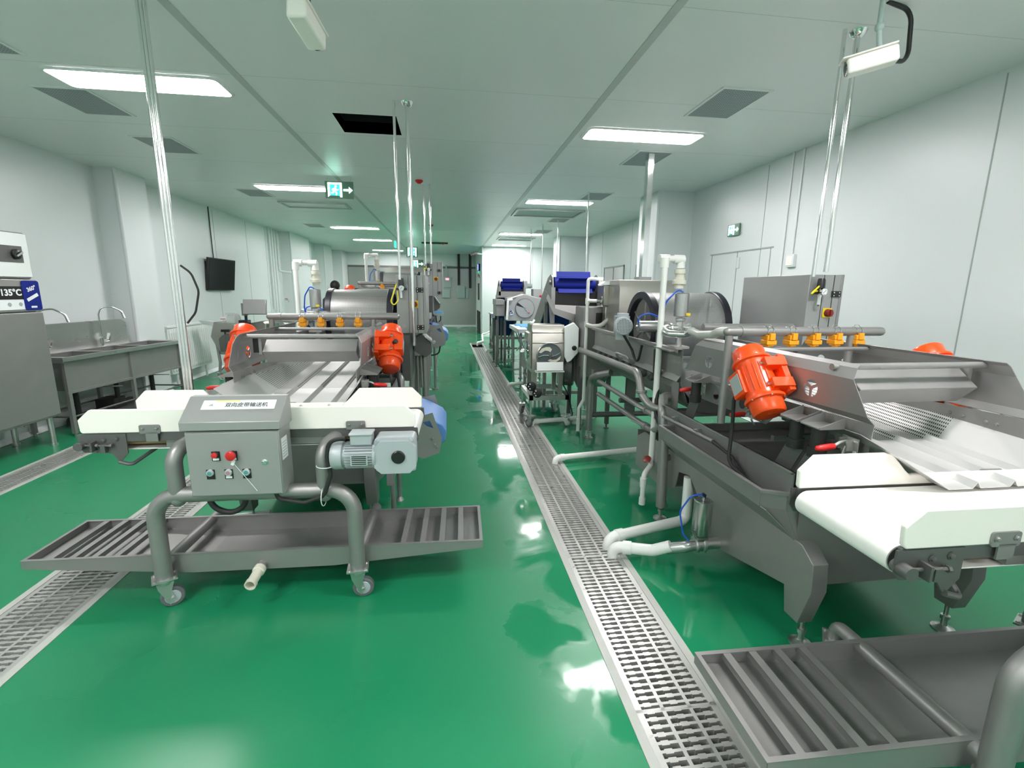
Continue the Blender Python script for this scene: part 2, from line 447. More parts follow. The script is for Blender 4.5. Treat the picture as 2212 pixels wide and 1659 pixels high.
for i, (a, b, e) in enumerate(((6.84, 7.5, 3.04), (12.72, 13.4, 2.97))):
    w = MB(); w.box((e, a, 0), (3.92, b, CEIL)); struct(w, 'trim_%d' % (30 + i), 'wall')
w = MB(); w.box((1.18, EY, 0), (3.9, 20.1, CEIL)); struct(w, 'wall_end', 'wall')
w = MB(); w.box((-4.4, BY, 0), (1.3, BY + .1, CEIL)); struct(w, 'wall_back', 'wall')
w = MB(); w.box((-4.4, -2.7, 0), (3.9, -2.6, CEIL)); struct(w, 'wall_front', 'wall')
w = MB(); w.box((-3.88, BY - .03, .06), (1.17, BY + .001, 2.36))
for x in (-2.6, -1.4, -.2, .75): w.box((x - .004, BY - .033, .06), (x + .004, BY - .03, 2.36))
struct(w, 'trim_10', 'stainless_wall')
w = MB(); w.box((-3.9, BY - .05, .0), (1.17, BY - .03, .07)); struct(w, 'baseboard_back', 'radiator')
w = MB(); w.box((-3.88, BY - .045, 2.36), (1.17, BY - .001, 2.44)); struct(w, 'trim_11', 'steel_dark')
# wall panel seams
w = MB()
for y in (2.9, 5.2): w.box((RX - .003, y - .004, .1), (RX + .001, y + .004, 2.9))
for y in (8.6, 9.7, 11.6): w.box((RX2 - .003, y - .003, .1), (RX2 + .001, y + .003, 2.9))
for y in (3.1, 5.2, 8.3, 9.75, 11.2, 12.3, 15.7): w.box((LX - .001, y - .004, .1), (LX + .003, y + .004, 2.9))
for x in (1.9, 2.9): w.box((x - .004, EY - .003, .1), (x + .004, EY + .001, 2.9))
struct(w, 'trim_12', 'seam')
# rounded corner strips on the columns
w = MB()
for x, y in ((-4.0, 6.75), (-3.98, 13.3), (-3.95, 16.6), (3.04, 6.84), (2.97, 12.72), (1.18, EY)):
    sx = 1 if x < 0 or x == 1.18 and False else -1
    w.cyl((x - .012 * sx, y + .012, 0), (x - .012 * sx, y + .012, CEIL), .022, 14)
struct(w, 'trim_13', 'wall')
w = MB()
for y0, y1 in ((-2.5, 6.75), (7.35, 13.3)): w.slab([(LX, y0, .05), (LX + .05, y0, 0.002), (LX + .05, y1, 0.002), (LX, y1, .05)], .004)
w.slab([(-4.0, 6.75, .05), (-3.95, 6.75, .002), (-3.95, 7.35, .002), (-4.0, 7.35, .05)], .004)
struct(w, 'baseboard_left', 'wall')
w = MB()
for x, y0, y1 in ((RX, -2.5, 6.84), (RX2, 7.5, 12.7)): w.slab([(x, y0, .05), (x - .05, y0, .002), (x - .05, y1, .002), (x, y1, .05)], .004)
w.slab([(1.18, EY, .06), (1.18, EY - .06, .002), (3.8, EY - .06, .002), (3.8, EY, .06)], .004)
struct(w, 'baseboard_right', 'wall')

# door in the right wall, seen as fine joints with a dark top strip
d = MB()
for y in (5.02, 5.64, 6.22): d.box((RX - .006, y - .004, .05), (RX, y + .004, 2.0))
d.box((RX - .008, 4.98, 1.995), (RX, 6.26, 2.01)); d.box((RX - .012, 5.58, 1.80), (RX - .003, 5.63, 1.93), 1)
struct(d, 'door_1', ['seam', 'wall'])
d = MB(); d.box((1.165, 17.0, .02), (1.182, 18.6, 2.05), 0); d.box((1.155, 17.05, .05), (1.166, 18.55, 2.0), 1); d.box((1.145, 17.3, 1.15), (1.156, 18.1, 1.75), 2); d.box((1.14, 17.0, 0.02), (1.16, 18.6, .75), 2)
struct(d, 'door_2', ['frame_alu', 'radiator', 'rubber'])
# two windows in the far right wall
for i, (y0, y1, z0, z1) in enumerate(((10.05, 11.37, 1.55, 2.07), (8.75, 9.38, 1.55, 2.04))):
    w = MB(); t = .03
    w.box((RX2 - .02, y0, z1 - t), (RX2 + .001, y1, z1), 0); w.box((RX2 - .02, y0, z0), (RX2 + .001, y1, z0 + t), 0)
    w.box((RX2 - .02, y0, z0), (RX2 + .001, y0 + t, z1), 0); w.box((RX2 - .02, y1 - t, z0), (RX2 + .001, y1, z1), 0)
    w.box((RX2 - .02, (y0 + y1) / 2 - .01, z0), (RX2 + .001, (y0 + y1) / 2 + .01, z1), 0)
    w.box((RX2 - .008, y0, z0), (RX2 - .001, y1, z1), 1)
    struct(w, 'window_%d' % (i + 1), ['seam', 'mauve_pane'])

# ------------------------------------------------------------ ceiling fittings
lights = [(-2.115, 4.02), (-2.13, 7.6), (-2.14, 12.1), (-2.15, 14.9), (-2.15, 18.6), (1.83, 4.56), (1.85, 8.0), (1.9, 12.5), (2.0, 15.6), (-2.1, .5), (1.83, 1.1), (-2.1, -1.7), (1.83, -1.7)]  # viewpoint lamps at the end are added, unseen, to brighten camera-facing surfaces
where = ['nearest on the left', 'left row, beside the hanging exit sign', 'third in the left row', 'fourth in the left row', 'last in the left row',
         'nearest on the right, above the washing drum', 'second in the right row', 'third in the right row', 'last in the right row', 'added unseen above the viewpoint on the left', 'added unseen above the viewpoint on the right', 'added unseen behind the viewpoint on the left', 'added unseen behind the viewpoint on the right']
proto = None
for (x, y), wh in zip(lights, where):
    lb = 'long flush ceiling lamp with rounded ends, ' + wh
    if proto is None:
        proto = thing('ceiling_light', lb, 'ceiling lamp', (x, y, CEIL), 0, 'ceiling lamps')
        f = MB(); f.prism(rrect(-.56, -.165, .56, .165, .05), (0, 0, -.008), X_, Y_, .014, [rrect(-.54, -.15, .54, .15, .045)[::1]]); build(f, 'frame', 'radiator', proto)
        f = MB(); f.prism(rrect(-.54, -.15, .54, .15, .045), (0, 0, -.008), X_, Y_, .012); build(f, 'diffuser', 'light', proto)
    else: dup(proto, (x, y, CEIL), None, lb)
vents = [(2.155, 3.735, 'largest one, above the orange motors on the right'), (2.18, 5.3, 'second on the right, behind the nearest right lamp'), (2.28, 7.4, 'third on the right beside the second lamp'), (2.3, 9.95, 'fourth on the right'), (2.35, 11.9, 'fifth on the right'),
         (-2.8, 3.42, 'at the left edge of the photo'), (-2.8, 4.5, 'next to the nearest left lamp'), (-2.82, 5.65, 'second from the nearest left lamp'), (-2.88, 8.1, 'beside the second left lamp'), (-3.0, 11.9, 'beside the third left lamp')]
proto = None
for x, y, wh in vents:
    lb = 'grey square ceiling air vent, ' + wh
    if proto is None:
        proto = thing('ceiling_vent', lb, 'air vent', (x, y, CEIL), 0, 'ceiling vents')
        f = MB(); f.prism(rect(-.195, -.29, .195, .29), (0, 0, -.004), X_, Y_, .008, [rect(-.175, -.27, .175, .27)]); build(f, 'frame', 'radiator', proto)
        f = MB(); f.box((-.175, -.27, -.006), (.175, .27, .0)); build(f, 'grille', 'vent', proto)
    else: dup(proto, (x, y, CEIL), None, lb)
def poles(x, y, z0, label, r=.012, z1=None, cup=False):
    m = MB(); m.cyl((x, y, z0), (x, y, CEIL), r, 12)
    if cup: m.lathe((x, y, CEIL - .035), Z_, [(0, r + .002), (.01, r + .02), (.035, r + .032)], 20)
    tag(build(m, 'ceiling_conduit', 'chrome'), label, 'conduit', 'steel conduits hanging from the ceiling')
poles(2.20, 2.66, 1.60, 'thin steel conduit from ceiling to right cabinet, left one of the pair', .011)
poles(2.285, 2.665, 1.63, 'thin steel conduit from ceiling to right cabinet, right one of the pair', .015, cup=True)
poles(-.385, 4.08, 1.58, 'thin steel conduit from ceiling to the left washer cabinet, ending above the yellow hose', .011)
poles(-.285, 4.10, 1.03, 'thicker steel conduit running down the front of the left washer cabinet', .014, cup=True)
poles(-.30, 7.08, 1.86, 'conduit to the far raised cabinet, left one of the pair', .012)
poles(-.215, 7.0, 1.86, 'conduit to the far raised cabinet, right one of the pair', .013)
poles(2.08, 7.1, 1.60, 'thin conduit down to the blue flighted elevator on the right', .012)
poles(2.0, 11.5, 1.55, 'far thin conduit beside the small blue elevator', .012)
poles(2.1, 10.6, 1.45, 'far conduit above the round-faced machine, left one', .012)
poles(2.25, 9.8, 1.45, 'far conduit above the round-faced machine, right one', .012)
m = MB()
for dx in (-.017, 0, .017): m.cyl((-1.50 + dx, 2.92, .78), (-1.50 + dx, 2.92, CEIL), .009, 10)
m.box((-1.53, 2.905, .76), (-1.47, 2.935, .80)); m.tube(fil([(-1.47, 2.93, 1.62), (-1.42, 2.93, 1.58), (-1.39, 2.93, 1.48), (-1.42, 2.93, 1.36), (-1.47, 2.93, 1.30)], .08), .006, 8, mi=1)
tag(build(m, 'support_post', ['chrome', 'rubber']), 'slim ribbed steel post from ceiling down behind the white conveyor, black cable loop on it', 'post')
m = MB(); m.box((2.11, 5.05, 1.66), (2.17, 5.13, CEIL)); m.box((2.07, 5.02, 1.60), (2.21, 5.16, 1.66), 1)
o = build(m, 'ceiling_conduit', ['chrome', 'steel']); tag(o, 'square steel conduit coming down behind the stainless hood on the right', 'conduit', 'steel conduits hanging from the ceiling')

def camera_cctv(loc, d, label, cable):
    t = thing('security_camera', label, 'security camera', loc)
    d = V(d).normalized(); u = V((0, 0, 1)); sx = d.cross(u).normalized(); u2 = sx.cross(d)
    m = MB(); m.obox(d * .03, (d, sx, u2), (.105, .042, .036)); build(m, 'housing', 'white', t, bevel=.012)
    m = MB(); m.obox(d * .04 + u2 * .041, (d, sx, u2), (.112, .046, .004)); build(m, 'sunshade', 'white', t, bevel=.004)
    m = MB(); m.lathe(d * .130, d, [(0, .033), (.006, .033), (.007, .022)], 20); build(m, 'lens_window', 'glass_dark', t)
    top = CEIL - loc[2]
    m = MB(); m.lathe((-.02, 0, top - .012), Z_, [(0, .045), (.012, .045)], 20); m.tube(fil([(-.02, 0, top), (-.02, 0, top * .45), (0, 0, .04)], .03), .012, 10); m.sph((-.02, 0, top * .45), .02); build(m, 'bracket', 'galv', t)
    m = MB(); m.tube(fil(cable(top), .07), .011, 10); build(m, 'cable', 'black', t)
camera_cctv((-.575, 2.33, 2.60), (.13, .9, -.16), 'white box security camera hanging from the ceiling at the top, pointing down the aisle', lambda t: [(-.03, .12, .03), (-.02, .2, t * .6), (0, .12, t)])
camera_cctv((2.10, 2.30, 2.62), (-.75, .42, -.16), 'white box security camera hanging top right with a thick black cable loop', lambda t: [(.1, .06, .03), (.28, .12, .06), (.26, .12, t - .02), (.10, .10, t)])
t = thing('security_camera', 'small dark security camera on the corner of the far white wall', 'security camera', (1.18, 16.3, 2.68))
m = MB(); m.cyl((0, 0, 0), (-.22, -.12, .02), .03); build(m, 'arm', 'galv', t)
m = MB(); m.obox((-.28, -.16, 0), ((1, .4, .3), (-.4, 1, 0), Z_), (.11, .045, .045)); build(m, 'housing', 'black', t, bevel=.01)

def exit_figure(m, x, y, z, s, mi, ux=(1, 0, 0)):
    """running figure leaving through a doorway, on the plane with axis ux"""
    def P(pts, mi_=mi): m.prism(pts, (x, y, z), ux, Z_, .004, mi=mi_)
    P([(-.5 * s, -.5 * s), (-.36 * s, -.38 * s), (-.36 * s, .38 * s), (.36 * s, .38 * s), (.36 * s, -.5 * s), (.5 * s, -.5 * s), (.5 * s, .5 * s), (-.5 * s, .5 * s)])
    P(circ(.07 * s, .25 * s, .075 * s, 12))
    P([(-.02 * s, .15 * s), (.1 * s, .12 * s), (.05 * s, -.08 * s), (.17 * s, -.2 * s), (.12 * s, -.38 * s), (.04 * s, -.36 * s), (.07 * s, -.24 * s), (-.07 * s, -.14 * s), (-.12 * s, -.26 * s), (-.28 * s, -.26 * s), (-.28 * s, -.18 * s), (-.17 * s, -.17 * s), (-.12 * s, 0)])
    P([(-.02 * s, .15 * s), (-.2 * s, .06 * s), (-.22 * s, -.04 * s), (-.16 * s, -.04 * s), (-.12 * s, .04 * s), (0, .08 * s)])
    P([(.08 * s, .12 * s), (.16 * s, .02 * s), (.26 * s, .06 * s), (.27 * s, 0), (.14 * s, -.06 * s), (.05 * s, .02 * s)])
def exit_sign(loc, label, s=.15, arrow=True, hang=True, ax=(1, 0, 0), k=1.0):
    t = thing('exit_sign', label, 'exit sign', loc)
    ux = V(ax); n = ux.cross(V((0, 0, 1))); w = s * (1.75 if arrow else 1.15)
    cx = ux * (w / 2)
    m = MB(); m.obox(cx, (ux, n, (0, 0, 1)), (w / 2 + .01, .008, s * .55)); build(m, 'panel', 'exit_panel', t)
    m = MB(); p = ux * (s * .58) + n * .011; exit_figure(m, p.x, p.y, p.z, s * .92, 0, ax); build(m, 'running_figure', 'led_white', t)
    m = MB(); p = ux * (s * .58) + n * .0095; m.prism(rect(-s * .36, -s * .36, s * .36, s * .36), p, ax, Z_, .001); build(m, 'figure_panel', 'led_green', t)
    if arrow:
        m = MB(); p = ux * (s * 1.45) + n * .011; q = s * .3
        m.prism([(-q, -.2 * q), (.2 * q, -.2 * q), (.2 * q, -.7 * q), (q, 0), (.2 * q, .7 * q), (.2 * q, .2 * q), (-q, .2 * q)], p, ax, Z_, .003); build(m, 'arrow', 'led_white', t)
    if hang:
        m = MB(); top = CEIL - loc[2]
        for a in (.02, w - .02): m.cyl(ux * a + V((0, 0, s * .5)), ux * a + V((0, 0, top)), .0015, 6)
        build(m, 'hanging_wires', 'frame_alu', t)
    return t
exit_sign((-1.53, 6.75, 2.76), 'hanging green exit sign with running figure and white arrow, near the left lamps', .19)
exit_sign((RX - .02, 5.85, 2.27), 'small green exit sign on the right wall above the door joints', .125, True, False, (0, -1, 0))
exit_sign((-1.28, 17.6, 2.40), 'far green exit sign with arrow, low behind the raised cabinet', .26)
exit_sign((-1.12, 14.2, 2.55), 'dim distant green exit sign without arrow near the far ceiling', .26, False)
m = MB(); m.obox((-1.2, 11.9, 2.55), ((1, 0, 0), (0, 1, 0), Z_), (.012, .11, .07)); m.cyl((-1.2, 11.9, 2.6), (-1.2, 11.9, CEIL), .004, 6, mi=1)
tag(build(m, 'exit_sign', ['led_green', 'frame_alu']), 'thin edge-on green exit sign hanging between the steel conduits', 'exit sign')
for i, (x, y, wh) in enumerate(((-.345, 6.8, 'nearest the camera'), (-.33, 11.2, 'middle one, further along the ceiling'), (-.1, 15.4, 'farthest one above the corridor'))):
    m = MB(); m.lathe((x, y, CEIL), (0, 0, -1), [(0, .05), (.01, .055), (.02, .05), (.045, .02)], 20)
    tag(build(m, 'smoke_alarm', 'red'), 'small red ceiling alarm cone, ' + wh, 'alarm', 'red ceiling alarms')
# metal frames let into the ceiling
for i, (x0, y0, x1, y1, nm) in enumerate(((-2.78, 8.75, -1.68, 9.3, 'pale recessed ceiling tray behind the second left lamp'), (1.25, 8.7, 2.5, 9.5, 'grey recessed ceiling tray behind the second right lamp'), (1.42, 13.3, 2.44, 14.0, 'grey recessed ceiling tray by the last right lamps'), (-.75, 15.2, .05, 15.5, 'dark slim ceiling slot above the far corridor'))):
    m = MB(); m.prism(rect(x0, y0, x1, y1), (0, 0, CEIL - .012), X_, Y_, .024, [rect(x0 + .04, y0 + .04, x1 - .04, y1 - .04)]); m.box((x0 + .03, y0 + .03, CEIL - .006), (x1 - .03, y1 - .03, CEIL + .001), 1)
    tag(build(m, 'ceiling_tray', ['frame_alu' if i < 3 else 'rubber', 'ceil' if i == 0 else 'galv']), nm, 'ceiling tray')

# ------------------------------------------------------------ wall fittings
m = MB(); m.cyl((RX - .012, 4.66, 1.9), (RX - .012, 4.66, CEIL), .010, 10); m.cyl((RX - .012, 4.81, .9), (RX - .012, 4.81, CEIL), .010, 10)
tag(build(m, 'wall_conduit', 'radiator'), 'pair of thin white conduits running down the right wall', 'conduit')
t = thing('wall_switch', 'white square switch box at the end of a conduit on the right wall', 'switch', (RX, 4.66, 1.83))
m = MB(); m.box((-.035, -.06, -.06), (0, .06, .07)); build(m, 'box', 'radiator', t, bevel=.004)
m = MB(); m.box((-.042, -.045, -.045), (-.034, .045, .05)); build(m, 'rocker', 'white', t, bevel=.003)
t = thing('television', 'flat black television hanging on the left wall', 'television', (LX, 9.7, 1.74))
m = MB(); m.obox((.07, 0, 0), ((.985, -.03, -.12), (0.03, 1, 0), (.12, 0, 1)), (.022, .50, .29)); build(m, 'screen_case', 'black', t, bevel=.006)
m = MB(); m.obox((.0935, 0, -.002), ((.985, -.03, -.12), (0.03, 1, 0), (.12, 0, 1)), (.001, .485, .275)); build(m, 'screen', 'glass_dark', t)
m = MB(); m.box((0, -.42, -.28), (.05, .30, .22)); m.cyl((.01, -.1, .25), (.01, -.1, CEIL - 1.74), .008, 8); build(m, 'wall_mount', 'rubber', t)
m = MB()
for y, z0 in ((12.45, 1.0), (12.62, .9), (12.80, .9), (13.0, 1.95)): m.cyl((LX + .04, y, z0), (LX + .04, y, CEIL), .024, 12)
m.tube(fil([(LX + .04, 13.0, 2.1), (LX + .04, 13.0, 1.93), (LX + .22, 13.0, 1.90), (LX + .32, 13.0, 1.90)], .05), .026, 12)
tag(build(m, 'water_pipes', 'radiator'), 'bundle of white vertical water pipes on the left wall beyond the television', 'pipes')
m = MB(); m.cyl((LX + .04, 15.9, 0), (LX + .04, 15.9, CEIL), .03, 12); m.cyl((LX + .04, 18.4, 0), (LX + .04, 18.4, CEIL), .04, 12)
tag(build(m, 'water_pipes', 'radiator'), 'two far white vertical pipes on the left wall by the steel wall', 'pipes')
t = thing('wall_tap', 'small metal tap with red handle on the far left wall pipes', 'tap', (LX + .06, 13.1, 1.20))
m = MB(); m.cyl((0, 0, 0), (.12, 0, 0), .018, 10); m.cyl((.1, 0, 0), (.1, 0, -.05), .013, 10); build(m, 'body', 'chrome', t)
m = MB(); m.cyl((.06, 0, .03), (.06, 0, .045), .035, 10); build(m, 'handle', 'red', t)
# back wall electrical gear
for i, (x0, x1, z0, z1, lb) in enumerate(((.15, .48, 1.60, 2.02, 'pale green electrical box with red display on the steel back wall'), (.08, .42, 1.18, 1.52, 'plain pale electrical box just below the one with the red display'), (.70, 1.04, 1.17, 1.66, 'larger pale electrical box under the left black duct'), (1.06, 1.17, 1.17, 1.56, 'narrow pale electrical box at the right corner of the back wall'))):
    t = thing('electrical_box', lb, 'electrical box', (0, BY - .03, 0))
    x0 -= .30; x1 -= .30
    m = MB(); m.box((x0, -.14, z0), (x1, 0, z1)); build(m, 'case', 'galv', t, bevel=.005)
    m = MB(); m.box((x0 + .015, -.148, z0 + .015), (x1 - .015, -.139, z1 - .015)); build(m, 'door', 'galv', t, bevel=.003)
    if i == 0:
        m = MB(); m.box((x0 + .10, -.152, z1 - .12), (x1 - .10, -.147, z1 - .05)); build(m, 'display', 'led_red', t)
        m = MB(); m.box((x0 + .1, -.07, z1), (x0 + .16, -.02, 2.5)); build(m, 'cable_duct', 'galv', t)
for x, z0, lb in ((.49, 1.70, 'black square cable duct hanging down the steel back wall, left of two'), (.95, 1.58, 'black square cable duct hanging down the steel back wall, right of two')):
    m = MB(); m.box((x - .05, BY - .16, z0), (x + .05, BY - .06, CEIL)); tag(build(m, 'cable_duct', 'rubber'), lb, 'cable duct', 'black ducts on the back wall')
t = thing('insect_lamp', 'small blue glowing lamp on the corridor wall below the far camera', 'lamp', (1.17, 17.3, 2.30))
m = MB(); m.box((-.06, -.12, -.12), (0, .12, .12)); build(m, 'case', 'black', t)
m = MB()
for k in (-.07, .0, .07): m.box((-.072, k - .02, -.09), (-.06, k + .02, .10))
build(m, 'glow_tube', 'led_blue', t)
m = MB(); m.tube(fil([(-.03, 0, -.12), (-.05, -.06, -.25), (-.02, -.12, -.36)], .05), .012, 8); build(m, 'cable', 'rubber', t)
m = MB(); m.box((1.155, 17.8, 2.12), (1.178, 18.0, 2.2)); tag(build(m, 'exit_light', 'led_green'), 'tiny green lamp above the dark doorway in the far corridor', 'lamp')
m = MB(); m.box((1.155, 16.6, .55), (1.18, 16.72, .68)); tag(build(m, 'wall_socket', 'radiator'), 'small white socket low on the far corridor wall', 'socket')
# ------------------------------------------------------------ white belt conveyor with drip tray
def foot(m, x, y, z0, r=.045, mi=0):
    m.lathe((x, y, 0), Z_, [(0, r), (.006, r), (.014, r * .55), (.022, .014), (.05, .012), (.052, .018), (.07, .018), (.072, .009), (z0, .009)], 20, mi)
def bolt(m, p, d, r=.007, h=.006, mi=None): m.lathe(p, d, [(0, r * 1.5), (.0015, r * 1.5), (.0016, r), (h, r * .95), (h + .001, r * .6)], 8, mi)
def caster(parent, x, y, z, ang=0.0, r=.05, wheel='grey_rubber'):
    d = V((cos(ang), sin(ang), 0)); a = V((-sin(ang), cos(ang), 0)); c = V((x, y, 0)) + d * .022 + V((0, 0, r))
    m = MB(); m.obox((x, y, z - .003), (d, a, Z_), (.05, .042, .004)); m.lathe((x, y, z - .03), Z_, [(0, .03), (.012, .034), (.024, .03)], 20)
    for s in (-1, 1): m.prism([(-.035, .0), (.035, 0), (.02, -.05), (.03, -(z - r) + .02), (.012, -(z - r) - .01), (-.012 + .02, -(z - r) - .01), (-.03, -.03)], V((x, y, z - .02)) + a * (s * .022), d, Z_, .004)
    m.cyl(c - a * .034, c + a * .034, .008, 10)
    for p in ((1, 1), (1, -1), (-1, 1), (-1, -1)): bolt(m, V((x, y, z + .001)) + d * (.038 * p[0]) + a * (.03 * p[1]), Z_)
    k = build(m, 'caster_fork', 'steel_bright', parent)
    m = MB(); m.lathe(c - a * .016, a, [(0, r * .72), (.0, r * .9), (.004, r), (.028, r), (.032, r * .9), (.032, r * .72)], 28, 0)
    m.lathe(c - a * .018, a, [(0, .012), (0, r * .62), (.004, r * .72), (.032, r * .72), (.036, r * .62), (.036, .012)], 24, 1)
    build(m, 'wheel', [wheel, 'motor_grey'], k)
def conveyor(loc, rz, label):
    t = thing('belt_conveyor', label, 'conveyor', loc, rz)
    # side guards
    g = MB(); g.prism([(-.74, .842), (.74, .842), (.752, .852), (.752, .905), (.705, .952), (-.70, .952), (-.752, .905), (-.748, .852)], (0, -.010, 0), X_, Z_, .018); build(g, 'side_guard', 'white', t, bevel=.004)
    g = MB(); g.prism([(-.745, .842), (.745, .842), (.752, .852), (.752, .905), (.70, .958), (.41, .958), (.35, .895), (.33, .878), (-.33, .878), (-.35, .895), (-.41, .958), (-.70, .958), (-.752, .905), (-.75, .852)], (0, .380, 0), X_, Z_, .018); build(g, 'side_guard', 'white', t, bevel=.004)
    # belt loop
    r = .042; out = circ(-.72, .796, r, 14, pi / 2, 1.5 * pi, True) + circ(.72, .796, r, 14, -pi / 2, pi / 2, True)
    inn = circ(-.72, .796, r - .004, 14, pi / 2, 1.5 * pi, True) + circ(.72, .796, r - .004, 14, -pi / 2, pi / 2, True)
    b = MB(); b.prism(out, (0, .187, 0), X_, Z_, .352, [inn]); build(b, 'belt', 'belt', t)
    b = MB()
    for x in (-.72, .72): b.cyl((x, .010, .796), (x, .364, .796), .0375, 24)
    build(b, 'end_roller', 'steel_dark', t)
    b = MB(); b.box((-.67, .02, .777), (.67, .355, .822)); build(b, 'slider_bed', 'tan', t)
    f = MB()
    for y in (-.006, .380):
        f.prism(rrect(-.745, .800, .745, .842, .006), (0, y, 0), X_, Z_, .012)
    for s in (-1, 1):
        for y in (-.014, .388):
            f.prism([(s * .762, .838), (s * .56, .838), (s * .56, .745), (s * .60, .700), (s * .63, .745), (s * .745, .752), (s * .765, .78)], (0, y, 0), X_, Z_, .006)
        f.obox((s * .69, -.03, .786), (X_, Y_, Z_), (.004, .022, .022)); f.cyl((s * .735, -.03, .790), (s * .62, -.03, .786), .0055, 8); f.lathe((s * .622, -.03, .786), (-s, 0, 0), [(0, .0055), (0, .010), (.009, .010)], 6)
        f.lathe((s * .745, -.05, .788), Y_, [(0, .019), (.05, .019)], 16); f.obox((s * .652, -.026, .772), (X_, Y_, Z_), (.010, .012, .018))
        f.lathe((s * .67, -.03, .788), (s, 0, 0), [(0, .010), (.012, .010)], 6)
        f.tube(fil([(s * .60, -.02, .705), (s * .55, -.02, .690), (s * .50, .10, .735), (s * .46, .18, .752)], .02), .009, 8)
        for q in ((.60, .815), (.655, .81)): bolt(f, (s * q[0], -.018, q[1]), (0, -1, 0), .008)
    build(f, 'belt_frame', 'steel_dark', t)
    # guard clamps
    for y, s in ((-.022, -1), (.392, 1)):
        for x in (-.45, .02, .47):
            m = MB(); m.prism(rrect(x - .045, .838, x + .045, .880, .008), (0, y, 0), X_, Z_, .005); m.prism(rect(x - .02, .80, x + .032, .845), (0, y, 0), X_, Z_, .005)
            for q in (-.03, .03): bolt(m, (x + q, y + s * .003, .862), (0, s, 0), .006)
            build(m, 'guard_clamp', 'steel', t)
    # tube frame: front trestle, two uprights, two floor runners
    m = MB(); m.tube(fil([(-.43, -.1, .155), (-.43, -.1, .568), (.46, -.1, .568), (.46, -.1, .155)], .12, 10), .036, 20)
    for x in (-.32, .33):
        m.tube(fil([(x, -.1, .545), (x, -.1, .775), (x + .05, .02, .80)], .10, 8), .034, 18)
        m.sph((x, -.1, .545), .034)
    m.box((-.40, .0, .765), (.40, .05, .80))
    for x in (-.43, .46):
        m.tube(fil([(x, -.1, .214), (x, .46, .214), (x, .46, .155)], .05, 6), .026, 16)
    build(m, 'tube_frame', 'steel', t)
    for x, y, a in ((-.43, -.1, .55), (.46, -.1, .12), (-.43, .46, .9), (.46, .46, .5)): caster(t, x, y, .155, a)
    # drip tray
    m = MB(); y0, y1 = -.045, .355; z = .238; w = .006
    ends = [(-1.075, .198), (-.33, .140), (.33, .140), (1.075, .198)]
    fr = [(-1.075, z), (1.075, z)] + [(p[0], p[1]) for p in ends[::-1]]
    for y in (y0, y1): m.prism(fr, (0, y, 0), X_, Z_, w)
    for s in (-1, 1): m.box((s * 1.075 - .003, y0, .198), (s * 1.075 + .003, y1, z))
    for i in range(3):
        a, b_ = ends[i], ends[i + 1]; m.slab([(a[0], y0, a[1]), (b_[0], y0, b_[1]), (b_[0], y1, b_[1]), (a[0], y1, a[1])], .004)
    m.prism([(-1.078, y0 - .003), (1.078, y0 - .003), (1.078, y1 + .003), (-1.078, y1 + .003)], (0, 0, z), X_, Y_, .003, [[(-1.062, y0 + .013), (1.062, y0 + .013), (1.062, y1 - .013), (-1.062, y1 - .013)]])
    tr = build(m, 'drip_tray', 'steel', t)
    for s in (-1, 1):
        for k in range(1, 5):
            x = s * (1.062 - .097 * k); q = MB(); q.box((x - .014, y0 + .003, z - .0035), (x + .014, y1 - .003, z - .0005)); q.box((x - .014, y0 + .003, z - .024), (x - .011, y1 - .003, z - .001)); q.box((x + .011, y0 + .003, z - .024), (x + .014, y1 - .003, z - .001))
            build(q, 'tray_slat', 'steel', tr)
    m = MB(); m.cyl((-.01, -.04, .165), (-.01, -.075, .158), .026, 16, 0)
    m.lathe((-.01, -.070, .158), V((0, -1, -.12)), [(0, .028), (.025, .028), (.028, .023), (.095, .023), (.097, .026), (.12, .026), (.12, .021), (.06, .020), (.06, 0)], 24, 1)
    build(m, 'drain_spout', ['steel', 'cream'], tr)
    # control box
    x0, x1, yf, yb = -.220, .172, -.172, -.035
    m = MB(); m.box((x0, yf, .585), (x1, yb, .885)); bx = build(m, 'control_box', 'box_grey', t, bevel=.004)
    m = MB(); m.prism([(yf - .012, .892), (yf - .012, .930), (yb - .035, 1.020), (yb, 1.020), (yb, .892)], ((x0 + x1) / 2, 0, 0), Y_, Z_, x1 - x0 + .024); build(m, 'lid', 'box_grey', bx, bevel=.003)
    m = MB(); m.box((x0 + .004, yf - .004, .590), (x1 - .004, yf + .001, .880)); build(m, 'box_door', 'box_grey', bx, bevel=.002)
    sl = V((0, yb - .035 - (yf - .012), .09)).normalized(); nn = V(X_).cross(sl)
    cc = V(((x0 + x1) / 2 + .015, (yf - .012 + yb - .035) / 2, .975)) + sl * .022
    m = MB(); m.prism(rrect(-.155, -.026, .155, .026, .003), cc + nn * .001, X_, sl, .001); m.prism(rect(-.10, .016, -.0, .0255), cc + nn * .0018, X_, sl, .0006, mi=1)
    m.prism([(-.128, -.006), (-.108, -.006), (-.112, .006), (-.122, .001)], cc + nn * .0018, X_, sl, .0006, mi=2)
    build(m, 'name_label', ['label_white', 'pale_yellow', 'motor_grey'], bx, 'white label with black Chinese characters')
    lettering('双向皮带输送机', .026, cc + nn * .0019 + V((.032, 0, 0)) - sl * .003, X_, sl, 'black', bx)
    fy = yf - .004
